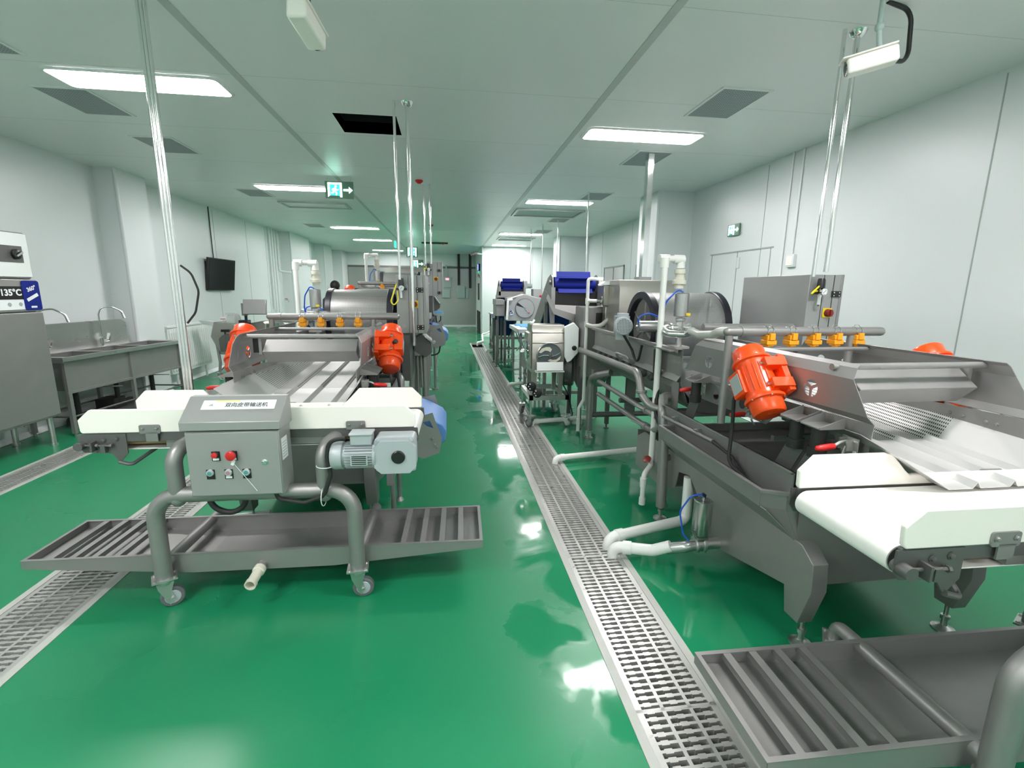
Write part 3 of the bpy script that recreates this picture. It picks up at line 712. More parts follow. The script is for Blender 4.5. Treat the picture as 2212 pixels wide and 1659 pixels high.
    def button(x, z, base, col, dome, name, plate=True):
        m = MB()
        if plate: m.box((x - .017, fy - .003, z - .030), (x + .017, fy, z + .014), 0); m.box((x - .013, fy - .004, z - .027), (x + .013, fy - .0025, z - .017), 1)
        m.lathe((x, fy, z), (0, -1, 0), [(0, .0155), (.008, .0155), (.012, .013)], 20, 2); m.lathe((x, fy - .008, z), (0, -1, 0), dome, 20, 3)
        build(m, name, ['black', 'label_white' if base != 'w' else 'black', 'black' if base == 'b' else 'label_plate', col], bx)
    button(-.098, .782, 'b', 'red', [(0, .0125), (.012, .0115), (.014, .006)], 'indicator_lamp')
    button(-.026, .782, 'b', 'red', [(0, .010), (.012, .012), (.014, .021), (.022, .021), (.026, .015)], 'emergency_stop')
    button(-.128, .698, 'w', 'teal_button', [(0, .010), (.006, .009)], 'push_button')
    button(-.052, .698, 'g', 'mauve_button', [(0, .010), (.006, .009)], 'push_button')
    button(.024, .698, 'w', 'teal_button', [(0, .010), (.006, .009)], 'push_button')
    m = MB(); m.lathe((.104, fy, .742), (0, -1, 0), [(0, .013), (.004, .013), (.006, .008)], 20); m.box((.101, fy - .012, .736), (.107, fy - .004, .748)); build(m, 'door_lock', 'chrome', bx)
    m = MB(); m.tube([(-.024, fy - .028, .76), (-.026, fy - .02, .752), (-.018, fy - .012, .735), (.03, fy - .008, .66), (.062, fy - .006, .608)], .0013, 6); m.obox((-.022, fy - .018, .748), ((1, 0, -.5), Y_, (.5, 0, 1)), (.006, .002, .012)); build(m, 'tag_string', 'label_white', bx)
    m = MB(); m.box((x1 + .0005, -.155, .74), (x1 + .0022, -.09, .84))
    for k in range(6): m.box((x1 + .002, -.15, .752 + k * .013), (x1 + .0026, -.10, .755 + k * .013), 1)
    build(m, 'side_label', ['label_white', 'seam'], bx)
    m = MB(); m.tube(fil([(-.185, -.10, .60), (-.185, -.10, .50), (-.10, -.10, .465), (-.03, -.10, .50), (-.03, -.10, .60)], .075, 10), .013, 12)
    m.tube(fil([(.12, -.135, .585), (.13, -.135, .545), (.25, -.145, .525), (.34, -.15, .56), (.375, -.15, .66), (.365, -.15, .75), (.375, -.15, .825), (.45, -.15, .835)], .05, 6), .010, 10)
    build(m, 'power_cable', 'rubber', t)
    m = MB()
    for p, ax in (((.352, -.12, .70), Z_), ((.33, -.12, .545), X_)): m.tube([V(p) + (V((cos(a) * .045, sin(a) * .05, 0)) if ax == Z_ else V((0, cos(a) * .05, sin(a) * .045))) for a in [2 * pi * i / 16 for i in range(16)]], .0022, 6, closed=True)
    build(m, 'cable_tie', 'label_white', t)
    # gear motor
    m = MB(); ym = -.115
    m.prism(rrect(.575, .665, .76, .832, .02), (0, ym + .02, 0), X_, Z_, .10)
    m.prism([(.605, .665), (.735, .665), (.765, .695), (.765, .79), (.735, .82), (.605, .82), (.575, .79), (.575, .695)], (0, ym - .042, 0), X_, Z_, .026)
    for q in ((.592, .818), (.744, .818), (.592, .68), (.75, .68)): bolt(m, (q[0], ym - .03, q[1]), (0, -1, 0), .009)
    m.cyl((.60, ym + .06, .75), (.60, .0, .75), .03)
    gm = build(m, 'gear_motor', 'motor_grey', t, bevel=.003)
    m = MB(); m.lathe((.685, ym - .055, .745), (0, -1, 0), [(0, .031), (.006, .031), (.010, .026)], 28); build(m, 'output_cap', 'black', gm)
    m = MB(); m.lathe((.58, ym, .742), (-1, 0, 0), [(0, .064), (.012, .064), (.012, .052), (.15, .052), (.15, .064), (.185, .066), (.20, .060), (.205, .045)], 30)
    for k in range(28):
        a = 2 * pi * k / 28; dd = V((0, cos(a), sin(a))); m.obox(V((.505, ym, .742)) + dd * .056, (X_, dd, dd.cross(V(X_))), (.062, .006, .0018))
    mo = build(m, 'motor_body', 'motor_grey', gm)
    m = MB(); m.box((.47, ym - .04, .80), (.565, ym + .035, .850)); m.box((.465, ym - .045, .845), (.570, ym + .04, .856)); build(m, 'terminal_box', 'motor_grey', gm, bevel=.004)
    m = MB(); m.obox((.51, ym - .061, .735), (X_, (0, 1, .05), Z_), (.038, .001, .024))
    for k in range(5): m.obox((.51, ym - .0625, .718 + k * .009), (X_, Y_, Z_), (.032, .0006, .0022), 1)
    build(m, 'motor_plate', ['label_plate', 'black'], gm)
    return t

conveyor((-.915, 2.30, 0), R(-1.6), 'white belt conveyor on casters with grey control box, in front of the left washer')
conveyor((1.925, .985, 0), R(-1.2), 'white belt conveyor cut off by the right edge, slatted drip tray nearest the viewer')
# ------------------------------------------------------------ vibrating screen (sits on the washer)
def clamp(parent, p, s):
    p = V(p); m = MB()
    m.box((p.x, p.y - .035, p.z - .03), (p.x + s * .006, p.y + .035, p.z + .035)); m.box((p.x, p.y - .02, p.z - .012), (p.x + s * .035, p.y - .015, p.z + .03)); m.box((p.x, p.y + .015, p.z - .012), (p.x + s * .035, p.y + .02, p.z + .03))
    m.tube(fil([p + V((s * .02, 0, .02)), p + V((s * .05, 0, .015)), p + V((s * .075, 0, .0))], .01), .006, 8)
    m.tube(fil([p + V((s * .02, 0, 0)), p + V((s * .03, 0, -.03)), p + V((s * .01, 0, -.06))], .01), .005, 8)
    for q in (-.026, .026):
        for k in (-.018, .022): bolt(m, p + V((s * .006, q, k)), (s, 0, 0), .005)
    k = build(m, 'toggle_clamp', 'steel_bright', parent)
    m = MB(); m.lathe(p + V((s * .065, 0, .002)), (s, 0, -.10), [(0, .007), (.006, .011), (.03, .0125), (.055, .0125), (.075, .010), (.08, .005)], 14); build(m, 'red_handle', 'red', k)
def vibro_motor(parent, s):
    c = V((s * .495 + (.03 if s < 0 else 0), .325, 1.105)); a = V((0, .19, .233)).normalized(); o = V((s, 0, 0)); w = a.cross(o)
    m = MB(); m.lathe(c - a * .105, a, [(0, .070), (.0, .084), (.014, .086), (.018, .074), (.03, .072), (.18, .072), (.192, .074), (.196, .086), (.21, .084), (.21, .070)], 32)
    for k in (-1, 1):
        m.obox(c + a * (.052 * k) - o * .045 + w * .072, (a, o, w), (.022, .050, .026)); m.obox(c + a * (.052 * k) - o * .045 - w * .072, (a, o, w), (.022, .050, .026))
    m.obox(c - o * .082, (a, o, w), (.09, .014, .09))
    for k in range(5): m.obox(c + w * .073, (a, o, w), (.07 - k * .0, .004, .004)) if k == 0 else m.obox(c + (w * cos(k * .32) + o * sin(k * .32)) * .0735, (a, o, w), (.066, .002, .002))
    m.obox(c + o * .060 - w * .035, (a, o, w), (.058, .028, .042))
    mo = build(m, 'vibration_motor', 'orange', parent, bevel=.004)
    for d in (-1, 1):
        q = MB(); q.lathe(c + a * (d * .098), a * d, [(0, .071), (.058, .070), (.068, .062), (.072, .045)], 32)
        build(q, 'end_cap', 'orange', mo)
    q = MB()
    for k in (-1, 1):
        for j in range(6):
            an = 2 * pi * j / 6 + .3; dd = o * cos(an) + w * sin(an)
            if abs(dd.dot(o)) < .98: bolt(q, c + a * (.103 * k) + dd * .0785, a * k, .0045, .004)
        for e in (-1, 1): bolt(q, c + a * (.052 * k) - o * .0 + w * (.075 * e), o, .009, .022)
    build(q, 'bolts', 'chrome', mo)
    q = MB(); q.obox(c + o * .0892 - w * .035, (a, o, w), (.042, .001, .034)); build(q, 'name_plate', 'label_plate', mo)
    q = MB(); st = c + o * .04 - w * .078 * (1 if True else 0)
    q.tube(fil([st, st + V((s * .01, .03, -.05)), st + V((s * .0, .035, -.20)), st + V((s * .02, .01, -.36)), V((s * .50, .18, .62))], .06), .009, 10); q.lathe(st, (c - st), [(-.012, .016), (.02, .016)], 12)
    build(q, 'motor_cable', 'rubber', mo)
def vibrating_screen(loc, label, motors=(-1, 1)):
    t = thing('vibrating_screen', label, 'vibrating screen', loc, 0)
    for s in (-1, 1):
        m = MB()
        # upper lip, main holed panel, lower fold and apron
        m.sect([(s * .335, 1.236), (s * .352, 1.222)], [-.045, -.05], [1.03, 1.05], .003)
        m.sect([(s * .352, 1.222), (s * .372, 1.182)], [-.05, -.062], [1.05, 1.10], .003)
        zt = 1.182; poly = [(-.062, zt), (1.10, zt), (1.20, 1.02), (-.145, 1.058)]
        holes = []
        for v in (.14, .34, .76, .935): holes += tri_holes(v, 1.112 - .012 * v, .037, .006)
        if s < 0: m.prism(poly, (s * .372, 0, 0), Y_, Z_, .003, holes)
        else: m.prism(poly, (s * .372, 0, 0), Y_, Z_, .003, holes)
        m.sect([(s * .372, 1.058), (s * .348, 1.030)], [-.145, -.155], [1.20, 1.17], .003)
        ap = [(-.155, 1.030), (1.17, .985), (1.17, .86), (.42, .87), (.36, .93), (.02, .95), (-.05, .86), (-.140, .86)]
        m.prism(ap, (s * .348, 0, 0), Y_, Z_, .003, [circ(.62, .925, .028, 14), circ(.87, .915, .028, 14), circ(1.06, .905, .028, 14)])
        for v in (-.07, -.03, .06, .12): bolt(m, (s * .346, v + .02, .985), (-s, 0, 0), .007, .008)
        if s < 0: m.v = [(q[0] + .02, q[1], q[2]) for q in m.v]
        build(m, 'side_plate', 'steel', t)
        # spring brackets and struts
        for v in (.12, -.0, .95):
            q = MB(); q.box((s * .350, v - .05, .985), (s * .455, v + .05, .989))
            for e in (-.05, .05): q.prism([(0, 0), (.105, 0), (.105, .008), (0, .045)], (s * .350, v + e, .985), (s, 0, 0), Z_, .004)
            k = build(q, 'spring_bracket', 'steel', t)
            q = MB(); q.cyl((s * .41, v, .90), (s * .41, v, .985), .028, 18); q.cyl((s * .41, v, .86), (s * .41, v, .90), .034, 18); build(q, 'rubber_spring', 'rubber', k)
            q = MB(); q.prism([(-.05, .86), (.05, .86), (.13, .70), (.03, .70)], (s * .41, v, 0), Y_, Z_, .005); build(q, 'spring_strut', 'steel_dark', k)
        clamp(t, (s * .372 + (.012 if s < 0 else 0), -.10, .935), s); clamp(t, (s * .352, .98, .93), s)
        if s: clamp(t, (s * .352, .46, .915), s)
        if s in motors: vibro_motor(t, s)
    for v_, r_ in ((.045, .0135), (.60, .011)):
        m = MB(); m.cyl((-.355, v_, 1.215), (.355, v_, 1.215), r_, 16); build(m, 'tie_rod', 'steel', t)
    # baffle flap with dark underside
    m = MB(); m.sect([(0, 0)], 0, 0, 0)
    pr = [(.115, 1.188), (.030, 1.122), (.100, 1.050)]
    for i in range(2): m.slab([(-.225, pr[i][0], pr[i][1]), (.320, pr[i][0], pr[i][1]), (.320, pr[i + 1][0], pr[i + 1][1]), (-.225, pr[i + 1][0], pr[i + 1][1])], .003)
    for e in (-.225, .320): m.prism([(.115, 1.188), (.03, 1.122), (.10, 1.05), (.16, 1.10)], (e, 0, 0), Y_, Z_, .004)
    m.box((-.300, .09, 1.11), (-.262, .10, 1.20), 1); m.box((-.262, .075, 1.10), (-.245, .10, 1.21)); m.box((.328, .08, 1.09), (.346, .10, 1.205))
    build(m, 'baffle', ['steel', 'black'], t)
    # ridged perforated deck, sloping to the front
    m = MB(); za = .850; zb = .925; ya = -.33; yb = 1.12
    xs = []
    ridge = [-.075, .075, .225]
    for rx in ridge: xs += [(rx - .016, 0), (rx, .022), (rx + .016, 0)]
    xs = [(-.185, 0)] + xs + [(.288, 0)]
    for i in range(len(xs) - 1):
        (x0, h0), (x1, h1) = xs[i], xs[i + 1]
        m.slab([(x0, ya, za + h0), (x1, ya, za + h1), (x1, yb, zb + h1), (x0, yb, zb + h0)], .0025)
    m.slab([(-.185, ya, za), (-.185, yb, zb), (-.335, yb, zb + .045), (-.345, -.12, .985), (-.372, ya + .03, .965)], .0025)
    m.slab([(.288, ya, za), (.288, yb, zb), (.36, yb, zb + .045), (.368, -.12, .985), (.385, ya + .06, .985)], .0025)
    build(m, 'screen_deck', 'deck', t)
    m = MB()
    for v in (.02, .35, .7, 1.05): m.box((-.34, v - .012, .79 + v * .06), (.34, v + .012, .815 + v * .06))
    build(m, 'deck_support', 'steel_dark', t)
    return t

# ------------------------------------------------------------ drum washer
def washer(loc, lift, label, hood=True):
    t = thing('vegetable_washer', label, 'washing machine', loc, 0)
    L = lift
    # front collecting tray under the screen
    m = MB()
    zr = .672; ring = [(-.47, .055), (-.56, .10), (-.56, 1.10), (.56, 1.10), (.56, .10), (.47, .055)]
    inn = [(-.462, .075), (-.54, .112), (-.54, 1.08), (.54, 1.08), (.54, .112), (.462, .075)]
    m.prism(ring, (0, 0, zr), X_, Y_, .012, [inn])
    for i in range(6):
        a, b = ring[i], ring[(i + 1) % 6]
        a = (a[0] * .975, a[1] + (.01 if a[1] < .5 else -.01)); b = (b[0] * .975, b[1] + (.01 if b[1] < .5 else -.01))
        m.slab([(a[0], a[1], zr), (b[0], b[1], zr), (b[0], b[1], .60), (a[0], a[1], .60)], .004)
    m.prism([(p[0] * .97, p[1] + (.012 if p[1] < .5 else -.012)) for p in ring], (0, 0, .628), X_, Y_, .004, mi=1)
    for s in (-1, 1):
        m.box((s * .448, .05, .63), (s * .454, 1.30, .772)); m.box((s * .448, .05, .768), (s * .470, 1.30, .772))
    build(m, 'collecting_tray', ['steel', 'steel_dark'], t)
    # hopper body
    m = MB()
    for s in (-1, 1):
        m.slab([(s * .545, .07, .60), (s * .545, 1.09, .60), (s * .415, 1.09, .47), (s * .415, .05, .47)], .004)
        m.prism([(.04, .47), (1.62, .47), (1.75, .40), (1.75, .17), (1.3, .17), (1.10, .25), (1.07, .37), (.93, .40), (.80, .30), (.78, .115), (.60, .115), (.04, .25)], (s * .41, 0, 0), Y_, Z_, .006)
    for s in (-1, 1): m.slab([(s * .545, .11, .60), (s * .46, .06, .60), (s * .41, .04, .47), (s * .415, .05, .465)], .004)
    m.box((-.41, .035, .25), (.41, .045, .64)); m.box((-.46, .055, .595), (.46, .065, .65)); m.slab([(-.46, .06, .60), (.46, .06, .60), (.41, .04, .47), (-.41, .04, .47)], .004); m.slab([(-.41, .04, .25), (.41, .04, .25), (.41, .60, .117), (-.41, .60, .117)], .005); m.box((-.41, .60, .112), (.41, .78, .118)); m.slab([(-.41, .78, .117), (.41, .78, .117), (.41, .93, .40), (-.41, .93, .40)], .005); m.box((-.41, 1.3, .165), (.41, 1.75, .175)); m.box((-.41, 1.745, .17), (.41, 1.755, .45))
    build(m, 'sump_body', 'steel', t)
    for s in (-1, 1):
        q = MB(); q.prism([(.06, .47), (.0, .47), (-.07, .42), (-.08, .30), (-.03, .125), (.05, .125), (.07, .24)], (s * .38, 0, 0), Y_, Z_, .07); q.cyl((s * .36, .0, .07 - L), (s * .36, .0, .13), .009 if L == 0 else .03, 10)
        k = build(q, 'leg', 'steel', t, bevel=.002)
        q = MB(); foot(q, s * .36, 0, .12)
        for i, v in enumerate(q.v): q.v[i] = (v[0], v[1], v[2] - L)
        build(q, 'levelling_foot', 'steel_bright', k)
    # long washing trough
    sec = [(.405, 1.118), (.405, 1.138), (.37, 1.138), (.37, .965), (.395, .93), (.34, .905), (.34, .86), (.31, .78), (.22, .715), (0, .69)]
    m = MB()
    for s in (-1, 1): m.sect([(s * a, b) for a, b in sec], 1.22, 3.06, .004)
    full = [(-a, b) for a, b in sec[2:]] + [(a, b) for a, b in sec[2:][::-1]]
    m.prism(full[:8] + full[9:], (0, 3.06, 0), X_, Z_, .005)
    m.prism([(-.37, 1.138), (-.37, .905), (-.22, .715), (.22, .715), (.37, .905), (.37, 1.138), (.36, 1.0), (-.36, 1.0)], (0, 1.22, 0), X_, Z_, .005)
    for s in (-1, 1):
        m.box((s * .375, 1.26, 1.12), (s * .44, 1.50, 1.128)); m.prism([(0, 0), (.0, -.07), (.06, 0)], (s * .376, 1.50, 1.12), (s, 0, 0), Z_, .004)
        m.prism([(1.23, 1.12), (1.32, .9), (1.34, .7), (1.23, .70)], (s * .372, 0, 0), Y_, Z_, .004)
    m.box((-.42, 1.22, .69), (.42, 1.30, .73)); m.box((-.42, 2.9, .66), (.42, 2.97, .72))
    wt = build(m, 'wash_trough', 'steel', t)
    m = MB()
    for v in (1.4, 1.9, 2.4, 2.9): m.box((-.3, v, .9), (.3, v + .004, 1.0))
    m.box((-.345, 1.26, .985), (.345, 3.04, .99)); build(m, 'water', 'trough_water', wt)
    for i in range(9):
        v = 1.68 + i * .155
        q = MB(); q.lathe((-.342, v, .885), (-1, -.35, -.45), [(0, .028), (.03, .026), (.05, .018), (.052, .010)], 14); build(q, 'air_nozzle', 'steel_dark', wt)
    q = MB(); q.tube(fil([(-.36, 1.95, .93), (-.43, 1.95, .95), (-.45, 1.95, .99), (-.45, 2.22, .99), (-.43, 2.22, .95), (-.36, 2.22, .93)], .03), .010, 10); build(q, 'grab_handle', 'steel', wt)
    # bent leg pipes
    for s in (-1, 1):
        q = MB(); q.tube(fil([(s * .43, 2.95, .085 - L), (s * .43, 2.95, .63), (s * .43, 2.74, .70), (s * .34, 2.62, .745)], .10, 8), .034, 18)
        q.tube([(s * .40, 2.70, .64), (s * .33, 2.64, .80)], .003, 4)
        k = build(q, 'leg', 'steel', t)
        q = MB(); foot(q, s * .43, 2.95, .10)
        for i, v in enumerate(q.v): q.v[i] = (v[0], v[1], v[2] - L)
        build(q, 'levelling_foot', 'steel_bright', k)
        q = MB(); q.tube(fil([(s * .465, 1.17, .085 - L), (s * .465, 1.20, .55), (s * .465, 1.24, .72), (s * .42, 1.34, .80), (s * .36, 1.36, .80)], .08, 8), .033, 18); k = build(q, 'leg', 'steel', t)
        q = MB(); foot(q, s * .465, 1.17, .10)
        for i, v in enumerate(q.v): q.v[i] = (v[0], v[1], v[2] - L)
        build(q, 'levelling_foot', 'steel_bright', k)
    m = MB(); m.cyl((-.43, 2.95, .25), (.43, 2.95, .25), .028, 14); m.box((-.05, 2.93, .25), (.05, 2.97, .70)); build(m, 'cross_bar', 'steel_dark', t)
    for y_, z_ in ((2.1, .60), (1.20, .42)):
        m = MB(); m.cyl((-.44, y_, z_), (.44, y_, z_), .021); build(m, 'cross_bar', 'steel_dark', t)
    # water pipes on the aisle side
    m = MB(); m.tube(fil([(-.36, 3.30, .88), (-.475, 3.27, .89), (-.475, 1.66, .915), (-.475, 1.58, .77), (-.46, 1.45, .705), (-.36, 1.36, .70)], .10, 8), .0285, 18)
    m.lathe((-.475, 1.585, .80), (0, -.08, -1), [(0, .033), (.006, .040), (.02, .040), (.026, .033)], 18)
    k = build(m, 'overflow_pipe', 'steel', t)
    m = MB(); m.tube([(-.42, 2.72, .645), (-.42, 1.52, .640), (-.40, 1.34, .62)], .021, 14); m.lathe((-.42, 1.60, .641), (0, -1, 0), [(0, .022), (.004, .030), (.016, .030), (.018, .022)], 14); m.cyl((-.42, 1.57, .64), (-.48, 1.68, .665), .006, 8); build(m, 'spray_pipe', 'steel', t)
    m = MB(); m.tube(fil([(-.42, 2.72, .520), (-.42, 1.52, .520), (-.42, 1.40, .55), (-.40, 1.36, .66)], .07), .021, 14)
    m.lathe((-.42, 1.62, .52), (0, -1, 0), [(0, .022), (.004, .031), (.05, .031), (.054, .022)], 14); m.cyl((-.42, 1.59, .52), (-.49, 1.70, .54), .006, 8); build(m, 'drain_line', 'steel', t)
    m = MB(); m.cyl((-.475, 1.25, .700), (-.475, .62, .722), .011, 12, 0)
    for v in (1.05, .78): m.box((-.480, v - .008, .705), (-.440, v + .008, .745), 0); bolt(m, (-.480, v, .74), (-1, 0, 0), .006, .02)
    m.tube(fil([(-.475, .64, .722), (-.475, .45, .70), (-.49, .22, .61)], .1), .008, 10, mi=1)
    build(m, 'cable_conduit', ['steel', 'rubber'], t)
    m = MB()
    for dx, dy in ((0, 0), (.0, -.05)): m.tube(fil([(-.40, 1.56 + dy, 1.10), (-.405, 1.54 + dy, .95), (-.415, 1.46 + dy * .3, .80), (-.44, 1.40, .66), (-.44, 1.32 + dy, .60)], .1), .012, 10)
    build(m, 'cable_loom', 'rubber', t)
    # drum
    c = V((0, 2.12, 1.205)); r = .29
    m = MB(); m.lathe(c + V((-.262, 0, 0)), X_, [(0, r - .006), (0, r), (.585, r), (.585, r - .006), (0, r - .006)], 56); del m.f[-2:]; del m.m[-2:]; dr = build(m, 'drum', 'drum', t)
    for x in (-.300, .290):
        m = MB(); N_ = 56; m.tube_profile(c + V((x, 0, 0)), V(X_), [(0, r - .045), (0, r + .006), (.006, r + .012), (.052, r + .012), (.056, r + .004), (.056, r - .04), (0, r - .045)], N_, None); del m.f[-2:]; del m.m[-2:]
        build(m, 'drum_rim', 'navy', dr)
    m = MB(); m.cyl(c + V((-.30, 0, 0)), c + V((.36, 0, 0)), .016, 14)
    for x in (-.25, .30):
        m.lathe(c + V((x - .01, 0, 0)), X_, [(0, .04), (.02, .04)], 18)
        for k in range(6): d = V((0, cos(k * pi / 3 + pi / 2), sin(k * pi / 3 + pi / 2))); m.cyl(c + V((x, 0, 0)), c + V((x, 0, 0)) + d * (r - .02), .008, 8)
    build(m, 'drum_spider', 'steel', dr)
    # drive motor, grey, on the trough rim
    m = MB(); ax = V((-.30, -1, .02)).normalized(); c0 = V((-.455, 2.10, 1.235)); m.lathe(c0, ax, [(0, .060), (.02, .066), (.17, .066), (.17, .070), (.215, .070), (.225, .062), (.226, .058)], 28)
    sx = ax.cross(V(Z_)).normalized(); m.obox(c0 + ax * .07 + V((0, 0, .075)), (ax, sx, Z_), (.055, .042, .02)); m.obox(c0 - ax * .03, (ax, sx, Z_), (.05, .06, .07)); m.obox(c0 + ax * .10 - V((0, 0, .085)), (ax, sx, Z_), (.03, .05, .03))
    k = build(m, 'drive_motor', 'motor_grey', t, bevel=.003)
    m = MB(); m.lathe(c0 + ax * .2265, ax, [(0, .057), (.0015, .057)], 28); build(m, 'fan_cover', 'fan_cover', k)
    m = MB(); m.tube(fil([c0 + ax * .18 - V((0, 0, .06)), (-.42, 1.94, 1.05), (-.41, 1.90, .98), (-.41, 1.83, .97), (-.40, 1.80, 1.10)], .04), .010, 10); build(m, 'motor_cable', 'rubber', k)
    # pneumatic valves
    def actuator(p, d, ln, r, name='valve_actuator'):
        m = MB(); d = V(d).normalized(); m.lathe(p, d, [(0, r * .5), (0, r * .8), (.004, r), (ln, r), (ln + .004, r * .9), (ln + .004, .01), (ln + .02, .008)], 24); return build(m, name, 'polished', t)
    m = MB(); vb = V((-.275, 1.47, 1.30))
    m.lathe(vb - V((0, 0, .02)), Z_, [(-.06, .03), (-.05, .036), (-.02, .036), (-.012, .026), (.02, .026), (.03, .034), (.045, .034), (.048, .02)], 20); m.cyl(vb - V((.07, 0, .045)), vb + V((.07, 0, -.045)), .026, 16)
    m.lathe(vb + V((-.075, 0, -.045)), X_, [(0, .034), (.012, .036), (.02, .028)], 18); m.lathe(vb + V((.075, 0, -.045)), (-1, 0, 0), [(0, .034), (.012, .036), (.02, .028)], 18)
    m.tube(fil([vb + V((-.06, 0, -.045)), vb + V((-.12, 0, -.045)), vb + V((-.12, -.06, -.075)), vb + V((-.02, -.14, -.075)), vb + V((-.005, -.2, -.045))], .04), .025, 14)
    m.cyl(vb + V((0, 0, -.08)), (vb.x, vb.y, 1.02), .022, 14); m.box((vb.x - .06, vb.y - .06, 1.12), (vb.x + .05, vb.y + .06, 1.135))
    build(m, 'valve_body', 'steel_bright', t)
    actuator(vb + V((0, 0, .035)), Z_, .155, .048)
    actuator((-.275, 1.77, 1.245), (-1, .06, 0), .17, .043)
    m = MB(); m.box((-.30, 1.72, 1.20), (-.24, 1.82, 1.29)); m.cyl((-.27, 1.77, 1.24), (-.27, 1.47, 1.26), .022, 14); m.box((-.30, 1.75, 1.12), (-.27, 1.79, 1.21)); build(m, 'valve_body', 'steel_bright', t)
    m = MB(); m.tube(fil([(-.445, 1.78, 1.25), (-.455, 1.77, 1.32), (-.38, 1.76, 1.345), (-.30, 1.76, 1.32), (-.285, 1.74, 1.27)], .05), .0055, 8); m.tube(fil([(-.275, 1.46, 1.50), (-.31, 1.46, 1.52), (-.37, 1.50, 1.44), (-.39, 1.53, 1.34), (-.385, 1.55, 1.12)], .08), .0055, 8)
    build(m, 'air_hose', 'hose_blue', t)
    m = MB(); m.box((-.262, 1.418, 1.345), (-.232, 1.424, 1.362)); build(m, 'valve_tag', 'yellow', t)
    # white supply pipe
    m = MB(); m.tube(fil([(-.275, 1.53, 1.52), (-.275, 1.53, 1.722), (-.42, 1.50, 1.722), (-.42, 1.46, 1.66), (-.42, 1.46, .34)], .022, 5), .0205, 16)
    for p, d in (((-.275, 1.53, 1.700), (0, 0, -1)), ((-.42, 1.468, 1.70), (0, 0, -1))): m.lathe(p, d, [(-.030, .020), (-.026, .029), (.04, .030), (.042, .019)], 16)
    m.lathe((-.300, 1.526, 1.720), X_, [(-.03, .029), (.045, .029), (.052, .018)], 16); m.lathe((-.448, 1.50, 1.720), X_, [(-.0, .018), (.005, .029), (.075, .029)], 16)
    m.lathe((-.275, 1.53, 1.525), Z_, [(0, .030), (.03, .030), (.03, .046), (.055, .046), (.058, .036), (.075, .036), (.075, .030), (.10, .030), (.10, .038), (.13, .038), (.132, .022)], 22, 1)
    build(m, 'supply_pipe', ['pvc', 'cream'], t)
    m = MB(); m.tube(fil([(-.42, 1.46, .34), (-.44, 1.42, .28), (-.52, 1.34, .25), (-.525, 1.335, .17), (-.525, 1.335, .03)], .03), .018, 14); m.lathe((-.525, 1.335, .205), Z_, [(-.05, .022), (.02, .025)], 14); m.lathe((-.525, 1.335, .028), Z_, [(0, .023), (.05, .023)], 14)
    k = build(m, 'tap_pipe', 'pvc', t)
    m = MB(); m.lathe((-.43, 1.44, .31), (.1, -.2, -1), [(-.0, .02), (.04, .02)], 12); m.cyl((-.445, 1.43, .30), (-.48, 1.40, .335), .008, 8); m.lathe((-.475, 1.405, .33), (-.4, -.3, .5), [(0, .026), (.008, .030), (.012, .022)], 12, 1); build(m, 'tap', ['chrome', 'dark_red'], k)
    # spray bar with amber nozzles
    m = MB(); zb = 1.298; yb = .70
    m.tube(fil([(-.30, 1.27, 1.255), (-.36, 1.05, 1.25), (-.38, .86, 1.27), (-.41, yb + .06, 1.295), (-.36, yb, zb)], .06, 6), [.024] * 50 if False else .024, 16, mi=1)
    m.cyl((-.40, yb, zb), (.505, yb, zb), .0245, 20); m.sph((.505, yb, zb), .0245); m.sph((-.40, yb, zb), .0245)
    for x in (-.39, .33): m.cyl((x, yb, zb - .02), (x, yb, .80), .020, 16)
    m.lathe((-.33, yb, zb), X_, [(0, .0245), (0, .028), (.012, .028), (.012, .0245)], 18)
    m.cyl((-.2, 1.30, 1.275), (.45, 1.30, 1.275), .024, 16)
    sb = build(m, 'spray_bar', ['steel', 'hose_clear'], t)
    for x in ((-.17, -.04, .095, .225, .355) if loc[0] > 0 else (-.17, -.04, .095, .225)) if L == 0 else (.10, .235, .33, .2801, -.1):
        m = MB(); m.box((x - .023, yb - .036, 1.256), (x + .023, yb + .014, 1.281)); m.box((x - .028, yb - .042, 1.232), (x + .028, yb + .014, 1.254)); m.box((x - .017, yb - .036, 1.222), (x + .017, yb + .008, 1.232)); m.lathe((x, yb - .014, 1.224), (0, 0, -1), [(0, .016), (.008, .013), (.022, .007), (.024, .004)], 10)
        m.box((x - .014, yb - .046, 1.256), (x + .014, yb - .030, 1.292))
        k = build(m, 'spray_nozzle', 'amber', sb, bevel=.002)
        m = MB()
        for e in (-.016, .016): m.tube([(x + e, yb + sin(a) * .027, zb + cos(a) * .027) for a in [R(-150 + 300 * i / 14) for i in range(15)]], .0016, 6, cap=True)
        m.tube([(x - .016, yb, zb + .027), (x - .012, yb, zb + .036), (x + .012, yb, zb + .036), (x + .016, yb, zb + .027)], .0016, 6); build(m, 'wire_clip', 'chrome', k)
    # switch cabinet on the right
    x0, x1, y0, y1, z0, z1 = .456, .680, 1.210, 1.912, 1.128, 1.620
    m = MB(); m.box((x0, y0, z0), (x1, y1, z1)); cb = build(m, 'switch_cabinet', 'box_grey', t, bevel=.003)
    m = MB(); m.box((x1 + .001, y0 + .0, z0 - .005), (x1 + .022, y1 - .0, z1 + .002)); build(m, 'cabinet_door', 'steel', cb, bevel=.002)
    m = MB(); m.box((x1 - .052, y0 - .002, z0 + .002), (x1 - .048, y0 + .002, z1 - .002)); m.box((x0 + .100, y0 - .002, z0 + .002), (x0 + .103, y0 + .002, z1 - .002)); build(m, 'door_gap', 'black', cb)
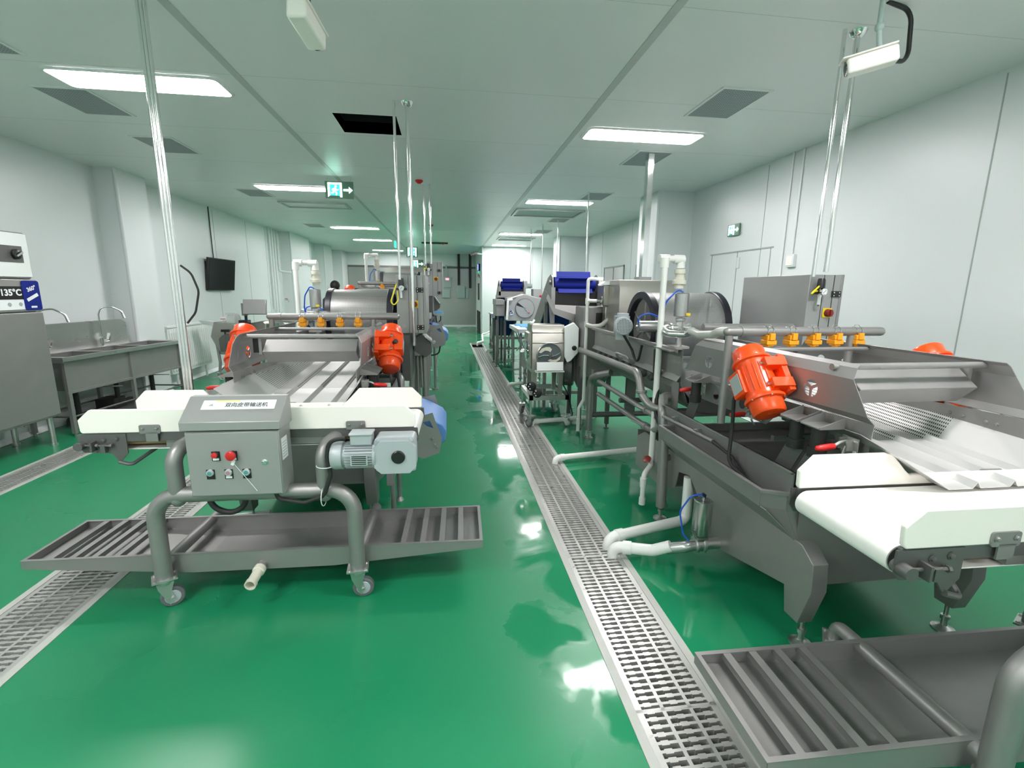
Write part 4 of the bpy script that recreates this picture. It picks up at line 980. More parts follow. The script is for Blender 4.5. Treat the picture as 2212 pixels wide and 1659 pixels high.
    for z in (1.497, 1.178):
        m = MB(); m.box((.622, y0 - .010, z - .020), (.684, y0, z + .020))
        for e in ((.634, .010), (.634, -.010), (.672, .010), (.672, -.010)): bolt(m, (e[0], y0 - .010, z + e[1]), (0, -1, 0), .003, .002, 1)
        build(m, 'hinge', ['black', 'chrome'], cb, bevel=.002)
    m = MB(); m.box((.575, y0 - .006, 1.345), (.637, y0, 1.407)); sw = build(m, 'switch_plate', 'yellow', cb, bevel=.002)
    m = MB(); m.lathe((.606, y0 - .006, 1.376), (0, -1, 0), [(0, .025), (.028, .0235), (.03, .021)], 28); m.box((.599, y0 - .046, 1.355), (.613, y0 - .030, 1.397)); build(m, 'switch_knob', 'dark_red', sw, bevel=.001)
    m = MB(); m.lathe((.502, y0 - .045, 1.535), Z_, [(0, .020), (.0, .024), (.05, .022), (.06, .018)], 16); m.box((.482, y0 - .06, 1.50), (.524, y0 - .02, 1.536)); m.box((.46, y0 - .05, 1.495), (.548, y0 - .03, 1.512)); fr = build(m, 'air_regulator', 'black', t)
    m = MB(); m.lathe((.506, y0 - .06, 1.512), (0, -1, 0), [(0, .022), (.016, .022), (.016, .019), (.012, .018)], 22); m.lathe((.502, y0 - .04, 1.42), Z_, [(0, .006), (.01, .014), (.05, .014), (.08, .018)], 16); build(m, 'gauge_and_filter', 'chrome', fr)
    m = MB(); m.obox((.506, y0 - .0765, 1.512), (X_, Y_, Z_), (.016, .0005, .016), 0); m.obox((.506, y0 - .0775, 1.512), ((.7, 0, .7), Y_, (-.7, 0, .7)), (.014, .0005, .0012), 1); build(m, 'gauge_dial', ['label_white', 'black'], fr)
    m = MB()
    if L == 0 and loc[0] < 0: m.tube(fil([(.465, y0 - .045, 1.545), (.44, y0 - .06, 1.47), (.415, y0 - .07, 1.40), (.44, y0 - .07, 1.365), (.475, y0 - .06, 1.41), (.47, y0 - .05, 1.49)], .03), .0055, 8)
    else: m.tube(fil([(.50, y0 - .05, 1.56), (.44, y0 - .06, 1.51), (.425, y0 - .06, 1.495), (.46, y0 - .05, 1.515), (.48, y0 - .045, 1.515)], .012), .0055, 8)
    build(m, 'air_hose', 'hose_yellow', fr)
    m = MB(); m.box((.48, 1.25, .70), (.55, 1.87, 1.128)); m.box((.38, 1.30, .72), (.48, 1.34, 1.10)); m.box((.38, 1.8, .72), (.48, 1.84, 1.10)); build(m, 'cabinet_bracket', 'steel_dark', t)
    # hood over the tail of the trough
    m = MB()
    if hood: m.prism([(2.74, 1.29), (2.74, 1.53), (2.78, 1.61), (3.10, 1.61), (3.10, 1.29)], (.06, 0, 0), Y_, Z_, .62)
    m.box((-.25, 2.74, 1.10), (.37, 3.10, 1.29)); build(m, 'hood', 'cutter_steel', t, bevel=.003)
    return t

wr_ = washer((1.865, 1.62, 0), 0, 'stainless drum washer on the right with perforated drum, spray bar and tall switch cabinet')
wl_ = washer((-.885, 2.98, 0), 0, 'stainless drum washer on the left aisle side, yellow hose loop on its cabinet', False)
wf_ = washer((-.765, 5.98, .28), .28, 'raised drum washer farther back on the left, its cabinet above the nearer one')
vibrating_screen((1.865, 1.62, 0), 'vibrating screen with two orange motors on the right washer')
vibrating_screen((-.885, 2.98, 0), 'vibrating screen with ribbed deck and two orange motors behind the grey control box')
vibrating_screen((-.765, 5.98, .28), 'far raised vibrating screen, only its orange motor top showing above the drum', (-1,))
# aisle-side valve and outlet of the right washer
m = MB(); m.tube(fil([(-.408, .58, .15), (-.52, .58, .15), (-.60, .58, .14), (-.68, .64, .10)], .05), .030, 18)
m.lathe((-.53, .58, .15), X_, [(-.02, .031), (-.02, .045), (-.008, .045), (-.006, .036), (.02, .036), (.022, .045), (.034, .045), (.034, .031)], 20); m.cyl((-.52, .58, .15), (-.52, .58, .22), .012); m.box((-.55, .55, .19), (-.49, .61, .20)); m.tube([(-.55, .56, .20), (-.57, .55, .23), (-.58, .54, .26)], .005, 8)
o = build(m, 'outlet_valve', 'steel_bright', wr_)
m = MB(); m.lathe((-.52, .58, .215), Z_, [(0, .03), (0, .046), (.004, .048), (.19, .048), (.194, .044), (.194, .01), (.21, .008)], 26); build(m, 'valve_actuator', 'polished', o)
m = MB(); m.tube(fil([(-.52, .58, .425), (-.53, .58, .44), (-.58, .60, .43), (-.63, .62, .33), (-.61, .60, .20), (-.57, .58, .16)], .08), .0045, 8); m.tube([(-.52, .58, .405), (-.515, .58, .435), (-.53, .58, .445)], .008, 8, mi=1); build(m, 'air_hose', ['hose_blue', 'rubber'], o)
# ------------------------------------------------------------ helper: parts given in room coordinates under a thing standing at loc
def wp(mb, name, mats, t, label=None, bevel=0, root=None):
    l = (root or t).location
    mb.v = [(a - l[0], b - l[1], c - l[2]) for a, b, c in mb.v]
    return build(mb, name, mats, t, label, bevel)
# ------------------------------------------------------------ drain pipes on the floor
def dpipe(pts, r, label, sock=True):
    m = MB(); m.tube(fil(pts, r * 1.5, 6), r, 18)
    P = [V(p) for p in pts]
    if sock and len(P) > 2:
        d = (P[-2] - P[-3]).normalized(); m.lathe(P[-2] - d * (r * 3.2), d, [(0, r), (0, r * 1.18), (r * 1.5, r * 1.18), (r * 1.5, r)], 18)
    tag(build(m, 'drain_pipe', 'pvc'), label, 'pipe')
dpipe([(1.49, 2.62, .36), (1.49, 2.62, .07), (.925, 2.47, .065), (.925, 2.47, -.04)], .032, 'thick white drain pipe with upright end, upper of the pair beside the round valve')
dpipe([(1.20, 2.24, .125), (1.12, 2.29, .075), (.925, 2.385, .06), (.925, 2.385, -.04)], .032, 'thick white drain pipe joined to the steel outlet valve, lower of the pair')
dpipe([(1.84, 4.02, .055), (.925, 3.88, .05), (.925, 3.88, -.04)], .027, 'long white drain pipe crossing the floor below the standing white supply pipe')
dpipe([(1.70, 5.20, .05), (.925, 5.08, .045), (.925, 5.08, -.04)], .026, 'white drain pipe at the feet of the right washer far end')
dpipe([(1.45, 7.40, .05), (.93, 7.25, .045), (.93, 7.25, -.04)], .026, 'white drain pipe behind the wheeled vegetable cutter')
dpipe([(1.34, 11.72, .20), (1.34, 11.7, .06), (.93, 11.52, .05), (.93, 11.52, -.04)], .026, 'far white drain pipe beside the blue boards table')
dpipe([(1.30, 14.3, .30), (1.20, 14.2, .25), (1.0, 13.9, .22), (1.0, 13.6, .06), (.82, 13.3, .05), (.82, 13.3, -.04)], .026, 'stepped white drain pipe at the far end of the aisle drain')
dpipe([(-1.16, 3.02, .06), (-1.80, 2.96, .05), (-1.80, 2.96, -.04)], .028, 'white drain pipe to the left drain under the white conveyor')
dpipe([(-.45, 5.4, .30), (-.45, 5.4, .06), (-.62, 5.4, .05)], .05, 'short fat white pipe under the left washer')

# ------------------------------------------------------------ inclined elevator with blue flights
def elevator(loc, w, s, label, y_len=1.9):
    """loc = floor point below the discharge nose centre; rises towards the camera"""
    t = thing('flighted_elevator', label, 'elevator conveyor', loc)
    zt = 1.60 * s if s < 1 else 1.60
    zt = s
    for e in (-1, 1):
        m = MB(); m.prism([(.0, zt + .03), (.10, zt + .07), (.25, zt + .03), (y_len, .62), (y_len + .25, .60), (y_len + .25, .30), (y_len - .1, .28), (.20, zt - .20), (.08, zt - .48), (.0, zt - .50), (-.04, zt - .40), (-.03, zt - .08)], (e * (w / 2 + .03), 0, 0), Y_, Z_, .012)
        m.box((e * (w / 2 + .01), -.05, zt - .50), (e * (w / 2 + .055), -.035, zt - .08))
        for y, z in ((.06, zt - .02),): bolt(m, (e * (w / 2 + .04), y, z), (e, 0, 0), .028, .02); 
        build(m, 'side_plate', 'steel', t)
    c = (.08, zt - .035); r = .075; d = V((y_len, .45)) - V(c); d2 = d.normalized(); n = V((-d2.y, d2.x)) * -1
    if n.y < 0: n = -n
    path = [(c[0] + cos(a) * r, c[1] + sin(a) * r) for a in [R(60 + 180 * k / 10) for k in range(11)]]
    low = [(y_len + .1, .37), (y_len + .2, .45), (y_len + .12, .52)]
    m = MB(); m.prism(path + low, (0, 0, 0), Y_, Z_, w); bl = build(m, 'flighted_belt', 'blue', t)
    for a, ex in ((70, .07), (150, .05), (232, .06)):
        m = MB(); q = V((c[0] + cos(R(a)) * r, c[1] + sin(R(a)) * r)); u = V((cos(R(a)), sin(R(a)))); v = V((-u.y, u.x))
        m.obox((0, q.x + u.x * ex / 2, q.y + u.y * ex / 2), (X_, (0, u.x, u.y), (0, v.x, v.y)), (w / 2 - .04, ex / 2, .004)); build(m, 'flight', 'blue', bl)
    for k in range(1, 7):
        m = MB(); q = V((c[0] + .04, c[1] + r)).lerp(V(low[2]), k / 7); m.obox((0, q.x, q.y + .03), (X_, Y_, Z_), (w / 2 - .04, .004, .04)); build(m, 'flight', 'blue', bl)
    m = MB(); m.box((-w / 2 - .02, .02, zt - .30), (w / 2 + .02, .06, zt - .12)); build(m, 'gap_shade', 'black', t)  # black panel standing in for the shade in the gap below the nose
    m = MB()
    for e in (-1, 1):
        for y in (.35, y_len - .05): z = zt - .25 if y < 1 else .3; m.box((e * (w / 2 + .03) - .02, y - .02, .06), (e * (w / 2 + .03) + .02, y + .02, z)); m.lathe((e * (w / 2 + .03), y, 0), Z_, [(0, .035), (.008, .035), (.012, .01), (.06, .01)], 14)
    m.box((-w / 2, .33, .22), (w / 2, .37, .26)); m.box((-w / 2 - .05, .34, .2), (-w / 2 - .01, y_len, .24)); build(m, 'stand', 'steel', t)
    return t
e1 = elevator((1.46, 5.36, 0), .48, 1.62, 'large inclined elevator with blue belt flights and a grey chute, beside the wheeled cutter')
m = MB(); pf = [(1.10, 1.47), (1.19, 1.31), (1.40, 1.25), (1.56, 1.25), (1.56, 1.17), (1.40, 1.165), (1.17, 1.25), (1.085, 1.42)]
m.prism(pf, (0, 5.20, 0), X_, Z_, .006); m.slab([(1.10, 5.20, 1.47), (1.10, 5.42, 1.52), (1.19, 5.42, 1.36), (1.19, 5.20, 1.31)], .005); m.slab([(1.19, 5.20, 1.26), (1.40, 5.20, 1.18), (1.70, 5.20, 1.18), (1.70, 5.44, 1.36), (1.19, 5.44, 1.38)], .005); m.slab([(1.19, 5.43, 1.30), (1.72, 5.43, 1.30), (1.72, 5.43, 1.42), (1.19, 5.43, 1.42)], .005); m.box((1.38, 5.19, 1.12), (1.50, 5.30, 1.18))
wp(m, 'discharge_chute', 'steel', e1)
e2 = elevator((1.35, 10.0, 0), .46, 1.65, 'small distant elevator with blue belt in front of the white end wall')
m = MB(); m.lathe((1.63, 10.08, 1.60), X_, [(0, .05), (.10, .05), (.16, .04)], 16); m.box((1.62, 10.03, 1.54), (1.68, 10.13, 1.70)); wp(m, 'elevator_motor', 'motor_grey', e2)
m = MB(); m.box((1.0, 9.7, 1.36), (1.60, 9.95, 1.40)); m.box((1.05, 9.95, 1.36), (1.6, 9.97, 1.48)); wp(m, 'feed_plate', 'steel', e2)

# cutting machine under the big elevator, with white cover plate and round housing
t = thing('feeding_cutter', 'grey cutting machine with round housing and white cover plate behind the wheeled cutter', 'cutting machine', (1.45, 5.2, 0))
m = MB(); m.prism([(4.82, 1.34), (5.16, 1.34), (5.16, .52), (5.0, .45), (4.82, .60)], (1.56, 0, 0), Y_, Z_, .30); m.box((1.45, 4.84, 1.05), (1.76, 5.1, 1.10)); wp(m, 'body', 'steel', t, bevel=.01)
m = MB(); m.prism([(-.07, .16), (.03, .21), (.085, .15), (.085, -.11), (.01, -.20), (-.03, -.22), (-.06, -.16)], (1.315, 4.98, .96), (1, -.15, 0), Z_, .10); k = wp(m, 'cover_plate', 'radiator', t, bevel=.006)
m = MB(); m.lathe((1.345, 4.92, .90), (0, -1, 0), [(0, .026), (.012, .026), (.014, .02)], 20); wp(m, 'cover_knob', 'black', k, root=t)
m = MB(); m.lathe((1.28, 5.30, .64), (1, -.35, 0), [(0, .17), (.01, .215), (.16, .215), (.17, .20)], 40); m.box((1.30, 5.1, .50), (1.50, 5.3, 1.10)); wp(m, 'round_housing', 'steel_dark', t)
m = MB(); m.tube(fil([(1.53, 4.83, 1.15), (1.53, 4.83, 1.26), (1.58, 4.83, 1.31), (1.72, 4.83, 1.31), (1.72, 4.83, 1.12)], .04), .006, 8); m.box((1.54, 4.815, 1.12), (1.71, 4.83, 1.28)); wp(m, 'feed_opening', 'black', t)
m = MB()
for x in (1.42, 1.74):
    for y in (4.9, 5.35): m = MB(); m.box((x - .02, y - .02, .05), (x + .02, y + .02, .7)); m.lathe((x, y, 0), Z_, [(0, .03), (.01, .03), (.012, .01), (.06, .01)], 12); wp(m, 'leg', 'steel_dark', t)
t = thing('transfer_box', 'stainless box with clamp and milky hose between white pipes, left of the stainless hood', 'valve box', (1.62, 4.80, 0))
m = MB(); m.box((1.56, 4.66, 1.36), (1.70, 4.86, 1.56)); m.box((1.66, 4.64, 1.30), (1.72, 4.9, 1.60)); m.box((1.60, 4.7, 1.10), (1.66, 4.8, 1.36)); m.box((1.50, 4.85, .8), (1.56, 4.9, 1.3)); wp(m, 'box', 'cutter_steel', t, bevel=.006)
m = MB(); m.prism([(-.08, 0), (-.03, .035), (.05, .035), (.05, 0)], (1.60, 4.70, 1.565), X_, Z_, .10); wp(m, 'white_lid', 'radiator', t)
m = MB(); m.cyl((1.50, 4.70, 1.405), (1.62, 4.70, 1.405), .020); m.lathe((1.545, 4.70, 1.405), X_, [(0, .02), (0, .036), (.012, .036), (.014, .026), (.03, .026), (.03, .036), (.042, .036)], 16); m.cyl((1.56, 4.70, 1.36), (1.56, 4.70, 1.45), .008); wp(m, 'pipe_clamp', 'chrome', t)
m = MB(); m.tube(fil([(1.76, 4.66, 1.405), (1.69, 4.66, 1.405), (1.675, 4.66, 1.35)], .03), .020, 14, mi=1); m.tube(fil([(1.675, 4.66, 1.36), (1.65, 4.68, 1.24), (1.56, 4.7, 1.155), (1.47, 4.72, 1.145), (1.41, 4.74, 1.165)], .1, 8), .023, 14); wp(m, 'milky_hose', ['hose_clear', 'steel'], t)
m = MB(); m.tube(fil([(1.58, 4.76, 1.625), (1.43, 4.78, 1.625), (1.43, 4.78, .36), (1.37, 4.74, .28), (1.365, 4.73, .03)], .025, 5), .017, 14)
for p in ((1.43, 4.78, 1.40), (1.43, 4.78, 1.16)): m.lathe(p, Z_, [(-.03, .022), (.03, .022)], 14)
m.tube([(1.43, 4.78, 1.405), (1.51, 4.71, 1.405)], .018, 12); m.lathe((1.365, 4.73, .03), Z_, [(0, .02), (.14, .02)], 12)
tag(build(m, 'water_pipe', 'pvc'), 'white plastic water pipe with side branch standing left of the stainless hood', 'pipe')

# ------------------------------------------------------------ vegetable cutter on casters
t = thing('vegetable_cutter', 'stainless vegetable cutter on casters with round window and curved blades', 'cutting machine', (1.15, 5.3, 0))
def poly_box(m, pts, y0, y1, mi=None): m.prism(pts, (0, (y0 + y1) / 2, 0), X_, Z_, y1 - y0, mi=mi)
m = MB(); m.prism([(5.0, .62), (5.0, 1.06), (5.04, 1.14), (5.30, 1.14), (5.36, 1.06), (5.36, .62)], (1.08, 0, 0), Y_, Z_, .36); m.box((.90, 4.985, 1.055), (1.26, 5.0, 1.065)); m.box((.90, 4.985, .943), (1.26, 5.0, .955)); m.box((.93, 4.99, .625), (1.26, 5.003, .66))
m.prism([(.90, 1.06), (.86, 1.05), (.855, .98), (.86, .74), (.90, .66)], (0, 5.15, 0), X_, Z_, .24)
bd = wp(m, 'body', 'cutter_steel', t, bevel=.004)
m = MB(); m.lathe((1.09, 4.985, .815), (0, -1, 0), [(0, .138), (.01, .14), (.014, .132), (.005, .128), (.004, 0)], 48); dsc = wp(m, 'disc_guard', 'steel_bright', bd, root=t)
m = MB(); m.prism(circ(1.09, .815, .128, 40), (0, 4.977, 0), X_, Z_, .002); wp(m, 'window_pane', 'glass_grey', dsc, root=t)
m = MB()
m.prism([(1.09 + r_ * cos(a), .815 + r_ * sin(a)) for r_, a in [(.125, R(165)), (.115, R(140)), (.10, R(115)), (.09, R(90)), (.07, R(70))]] + [(1.09 + r_ * cos(a), .815 + r_ * sin(a)) for r_, a in [(.035, R(80)), (.05, R(105)), (.075, R(135)), (.10, R(165))]], (0, 4.972, .0), X_, Z_, .004)
m.prism([(1.09 + r_ * cos(a), .815 + r_ * sin(a)) for r_, a in [(.06, R(-110)), (.075, R(-80)), (.10, R(-50)), (.125, R(-22))]] + [(1.09 + r_ * cos(a), .815 + r_ * sin(a)) for r_, a in [(.125, R(-2)), (.09, R(-30)), (.06, R(-55)), (.04, R(-80))]], (0, 4.972, 0), X_, Z_, .004)
wp(m, 'blade_holder', 'cream', dsc, root=t)
m = MB(); m.lathe((1.095, 4.977, .81), (0, -1, 0), [(0, .028), (.02, .024), (.035, .018)], 18); m.tube([(1.09 + .13 * cos(R(188)), 4.97, .815 + .13 * sin(R(188))), (1.02, 4.97, .815), (1.08, 4.97, .815)], .007, 8); m.tube([(1.10, 4.97, .80), (1.16, 4.97, .815), (1.215, 4.97, .85)], .006, 8); wp(m, 'curved_blade', 'chrome', dsc, root=t)
m = MB(); m.slab([(.945, 4.95, .745), (1.235, 4.95, .745), (1.235, 4.93, .655), (.945, 4.93, .655)], .004); m.box((.93, 4.93, .635), (1.25, 5.02, .648)); wp(m, 'discharge_flap', 'radiator', bd, root=t)
m = MB(); m.lathe((.872, 5.12, .86), (-1, 0, 0), [(0, .115), (.012, .12), (.02, .10), (.028, .04)], 32); m.cyl((.85, 5.12, .86), (.80, 5.12, .86), .012); m.cyl((.82, 5.06, .85), (.78, 5.06, .85), .012); m.box((.80, 5.08, .97), (.86, 5.1, .98)); wp(m, 'side_disc', 'chrome', bd, root=t)
m = MB()
for x, y in ((.905, 5.02), (1.20, 5.02), (.905, 5.34), (1.20, 5.34)): m = MB(); m.prism([(x, .63), (x + .055, .63), (x + .048, .36), (x + .007, .36)], (0, y, 0), X_, Z_, .03); wp(m, 'leg', 'cutter_steel', t)
m = MB(); y0, y1, x0, x1 = 5.30, 6.15, .90, 1.42; z0, z1 = .315, .365
for a, b in (((.88, 4.98, z0), (1.32, 5.02, z1)), ((.88, 5.60, z0), (1.32, 5.64, z1)), ((.88, 4.98, z0), (.92, 5.64, z1)), ((1.28, 4.98, z0), (1.32, 5.64, z1))): m.box(a, b)
wp(m, 'trolley_frame', 'steel_bright', t)
for x, y, a in ((.90, 5.02, 2.2), (1.30, 5.02, -.3), (.90, 5.62, 1.8), (1.30, 5.62, .4)):
    m = MB(); m.cyl((x - 1.15, y - 5.3, .11), (x - 1.15, y - 5.3, .315), .012); build(m, 'caster_stem', 'chrome', t); caster(t, x - 1.15, y - 5.3, .135, a, .045)
for x, y, z in ((.905, 5.02, .47), (.965, 4.985, .40)):
    m = MB(); m.lathe((x, y, z), (-.3, -1, 0), [(0, .05), (.004, .052), (.02, .052), (.024, .045)], 28, 0); 
    for k in range(6): m.lathe(V((x, y, z)) + V((-.0065, -.0235, 0)) + V((cos(k * pi / 3) * .03, 0, sin(k * pi / 3) * .03)), (-.3, -1, 0), [(0, .008), (.002, .008)], 10, 1)
    wp(m, 'hand_wheel', ['black', 'label_white'], t)
m = MB(); m.sph((.885, 5.02, 1.16), .022); m.cyl((.89, 5.03, 1.14), (.93, 5.06, 1.19), .012); wp(m, 'lid_knob', 'radiator', t)
m = MB(); m.tube(fil([(1.34, 5.35, .42), (1.40, 5.3, .30), (1.46, 5.3, .05), (1.50, 5.5, .01)], .08), .008, 8); wp(m, 'power_cable', 'rubber', t)

# ------------------------------------------------------------ work table with blue boards
t = thing('work_table', 'white-topped stainless work table with angled legs carrying blue boards', 'table', (1.30, 8.2, 0))
m = MB(); m.box((1.17, 7.85, .845), (1.66, 9.0, .865)); m.prism([(1.17, .80), (1.66, .80), (1.66, .845), (1.17, .845)], (0, 7.855, 0), X_, Z_, .01); m.box((1.17, 7.85, .80), (1.18, 9.0, .845)); wp(m, 'table_top', 'radiator', t, bevel=.003)
for x, y in ((1.24, 8.0), (1.58, 8.0), (1.24, 8.9), (1.58, 8.9)):
    m = MB(); m.box((x - .018, y - .018, .04), (x + .018, y + .018, .80)); m.lathe((x, y, 0), Z_, [(0, .035), (.01, .035), (.014, .012), (.05, .012)], 14); wp(m, 'leg', 'steel', t)
m = MB(); m.cyl((1.24, 8.0, .30), (1.58, 8.0, .30), .015)
for y in (7.9, 8.25): m.cyl((1.18, y, .80), (1.28, y, .55), .012)
for y in (8.0, 8.5): m.cyl((1.24, y, .42), (1.42, y, .66), .012)
wp(m, 'braces', 'steel', t)
pb = None
for i, (x, y, z, lb) in enumerate(((1.24, 8.62, .865, 'flat blue board, farthest of the three on the work table'), (1.29, 8.28, .865, 'flat pale blue board, middle of the three on the work table'), (1.34, 7.93, .865, 'flat pale blue board, nearest of the three on the work table'))):
    m = MB(); m.prism(rrect(0, 0, .29, .20, .01), (x, y, z + .012), X_, Y_, .024); tag(build(m, 'plastic_board', 'board_blue', bevel=.002), lb, 'board', 'blue boards on the work table')
m = MB(); m.box((1.52, 8.7, .865), (1.64, 8.9, .90)); tag(build(m, 'plastic_board', 'board_blue'), 'small piece of blue board at the far right of the work table, beside the elevator', 'board')

# ------------------------------------------------------------ machine with the round face
t = thing('disc_machine', 'grey machine with a big round face, black wedge opening and red-tipped handle', 'processing machine', (1.23, 9.5, 0))
k_ = 9.15 / 7.6
def RP(x, z): return (x * k_, 1.5 + (z - 1.5) * k_)
Y0 = 9.15
m = MB(); m.prism([RP(.95, 1.39), RP(1.11, 1.41), RP(1.22, 1.45), RP(1.28, 1.44), RP(1.42, 1.40), RP(1.52, 1.39), RP(1.52, 1.02), RP(.94, 1.02)], (0, Y0 + .2, 0), X_, Z_, .4); wp(m, 'housing', 'box_grey', t, bevel=.01)
cx, cz = RP(1.237, 1.222); rr = .148 * k_
m = MB(); m.prism([(cx + rr * cos(a), cz + rr * sin(a)) for a in [R(162 + (360 - 20) * i / 40) for i in range(41)]][::1] + [(cx, cz)], (0, Y0 - .032, 0), X_, Z_, .006); dk = wp(m, 'round_face', 'box_grey', t)
m = MB(); m.lathe((cx, Y0, cz), (0, -1, 0), [(0, rr + .010), (.026, rr + .010), (.026, rr - .002), (.02, rr - .004)], 48); wp(m, 'face_ring', 'steel_dark', dk, root=t)
m = MB(); m.prism([(cx, cz)] + [(cx + rr * cos(R(a)), cz + rr * sin(R(a))) for a in (140, 151, 163)], (0, Y0 - .029, 0), X_, Z_, .004); wp(m, 'wedge_opening', 'black', dk, root=t)
m = MB(); m.cyl((cx, Y0 - .045, cz), (cx + .07, Y0 - .05, cz - .08), .006); m.lathe((cx, Y0 - .03, cz), (0, -1, 0), [(0, .014), (.025, .01)], 12); m.sph((cx + .075, Y0 - .05, cz - .085), .014, mi=1); wp(m, 'handle', ['chrome', 'red'], dk, root=t)
a_ = RP(1.02, 1.15); m = MB(); m.lathe((a_[0], Y0, a_[1]), (0, -1, 0), [(0, .05), (.012, .045), (.014, .015), (.06, .02), (.07, .01)], 20); wp(m, 'side_knob', 'chrome', t)
p0, p1 = RP(.78, 1.36), RP(.93, 1.09)
m = MB(); m.box((p0[0], Y0 + .1, p1[1]), (p1[0], Y0 + .7, p0[1] - .02)); m.box((p0[0] - .02, Y0 + .05, RP(0, 1.27)[1]), (p1[0] - .03, Y0 + .6, RP(0, 1.36)[1])); wp(m, 'feed_box', 'steel', t, bevel=.008)
m = MB()
for x in (p0[0] + .02, p1[0], 1.75):
    for y in (Y0 + .15, Y0 + .75): m = MB(); m.box((x - .022, y - .022, .05), (x + .022, y + .022, RP(0, 1.03)[1])); m.lathe((x, y, 0), Z_, [(0, .04), (.01, .04), (.014, .012), (.06, .012)], 12); wp(m, 'leg', 'steel_dark', t)
m = MB(); m.box((p0[0], Y0 + .14, .55), (1.75, Y0 + .17, .60)); wp(m, 'cross_bar', 'steel_dark', t)
q0 = RP(1.38, 1.53); q1 = RP(1.53, 1.38)
m = MB(); m.box((q0[0], Y0 + .05, q1[1] - .1), (q1[0], Y0 + .3, q0[1])); m.lathe((q1[0] - .04, Y0 + .05, RP(0, 1.42)[1]), (0, -1, 0), [(0, .022), (.03, .022), (.034, .012)], 16, 1); wp(m, 'control_column', ['box_grey', 'red'], t, bevel=.004)
m = MB(); m.tube(fil([(.99 * k_ + .05, Y0 - .05, RP(0, 1.36)[1]), (.955 * k_, Y0 - .05, RP(0, 1.35)[1]), (.94 * k_, Y0 - .05, .95)], .02), .022, 12); m.tube([(.95 * k_, Y0 - .02, RP(0, 1.36)[1]), (1.10 * k_, Y0 - .02, RP(0, 1.41)[1])], .014, 10); wp(m, 'white_pipe', 'pvc', t)
t = thing('side_table', 'small far steel table with white pipe at the corridor corner', 'table', (1.35, 12.6, 0))
m = MB(); m.box((1.12, 12.2, .88), (1.62, 13.0, .91)); m.box((1.12, 12.2, .80), (1.62, 12.22, .88)); wp(m, 'table_top', 'steel_bright', t)
for x, y in ((1.16, 12.25), (1.58, 12.25), (1.16, 12.95), (1.58, 12.95)):
    m = MB(); m.box((x - .02, y - .02, .08), (x + .02, y + .02, .88)); m.lathe((x, y - .02, .04), Y_, [(0, .04), (.03, .04)], 14); wp(m, 'leg', 'steel_dark', t)
m = MB(); m.cyl((1.30, 12.15, .0), (1.30, 12.15, .95), .03); m.box((1.2, 12.3, .45), (1.5, 12.5, .50)); m.lathe((1.24, 12.2, .62), (0, -1, 0), [(0, .09), (.03, .09)], 16); wp(m, 'white_pipe', 'pvc', t)

# ------------------------------------------------------------ aisle side of the left washers: chutes and small blue conveyors
t = thing('side_hopper', 'dark grey five-sided hopper plate with bright handle under the left washer cabinet', 'hopper', (-.23, 4.60, 0))
m = MB(); pg = [(-.245, 1.085), (-.16, 1.01), (-.155, .91), (-.21, .86), (-.265, .885), (-.32, .92), (-.335, 1.04)]; m.prism(pg, (0, 4.75, 0), X_, Z_, .30); wp(m, 'hopper_body', 'steel_dark', t, bevel=.003)
m = MB(); m.slab([(-.21, 4.585, 1.075), (-.145, 4.585, 1.015), (-.150, 4.585, 1.000), (-.222, 4.585, 1.060)], .03); m.obox((-.135, 4.58, 1.005), ((.6, 0, .8), Y_, (-.8, 0, .6)), (.018, .012, .012)); wp(m, 'handle', 'chrome', t)
m = MB()
for x, z in ((-.30, .86), (-.235, .86)): m.cyl((x, 4.7, .30), (x, 4.7, z), .022); 
m.box((-.33, 4.68, .28), (-.20, 4.72, .32)); m.cyl((-.265, 4.66, .87), (-.26, 4.66, .55), .012); m.cyl((-.235, 4.7, .03), (-.235, 4.7, .3), .012); m.lathe((-.235, 4.7, 0), Z_, [(0, .035), (.01, .03), (.014, .01)], 12); m.cyl((-.30, 4.7, .0), (-.30, 4.7, .3), .012); wp(m, 'pipe_legs', 'steel', t)
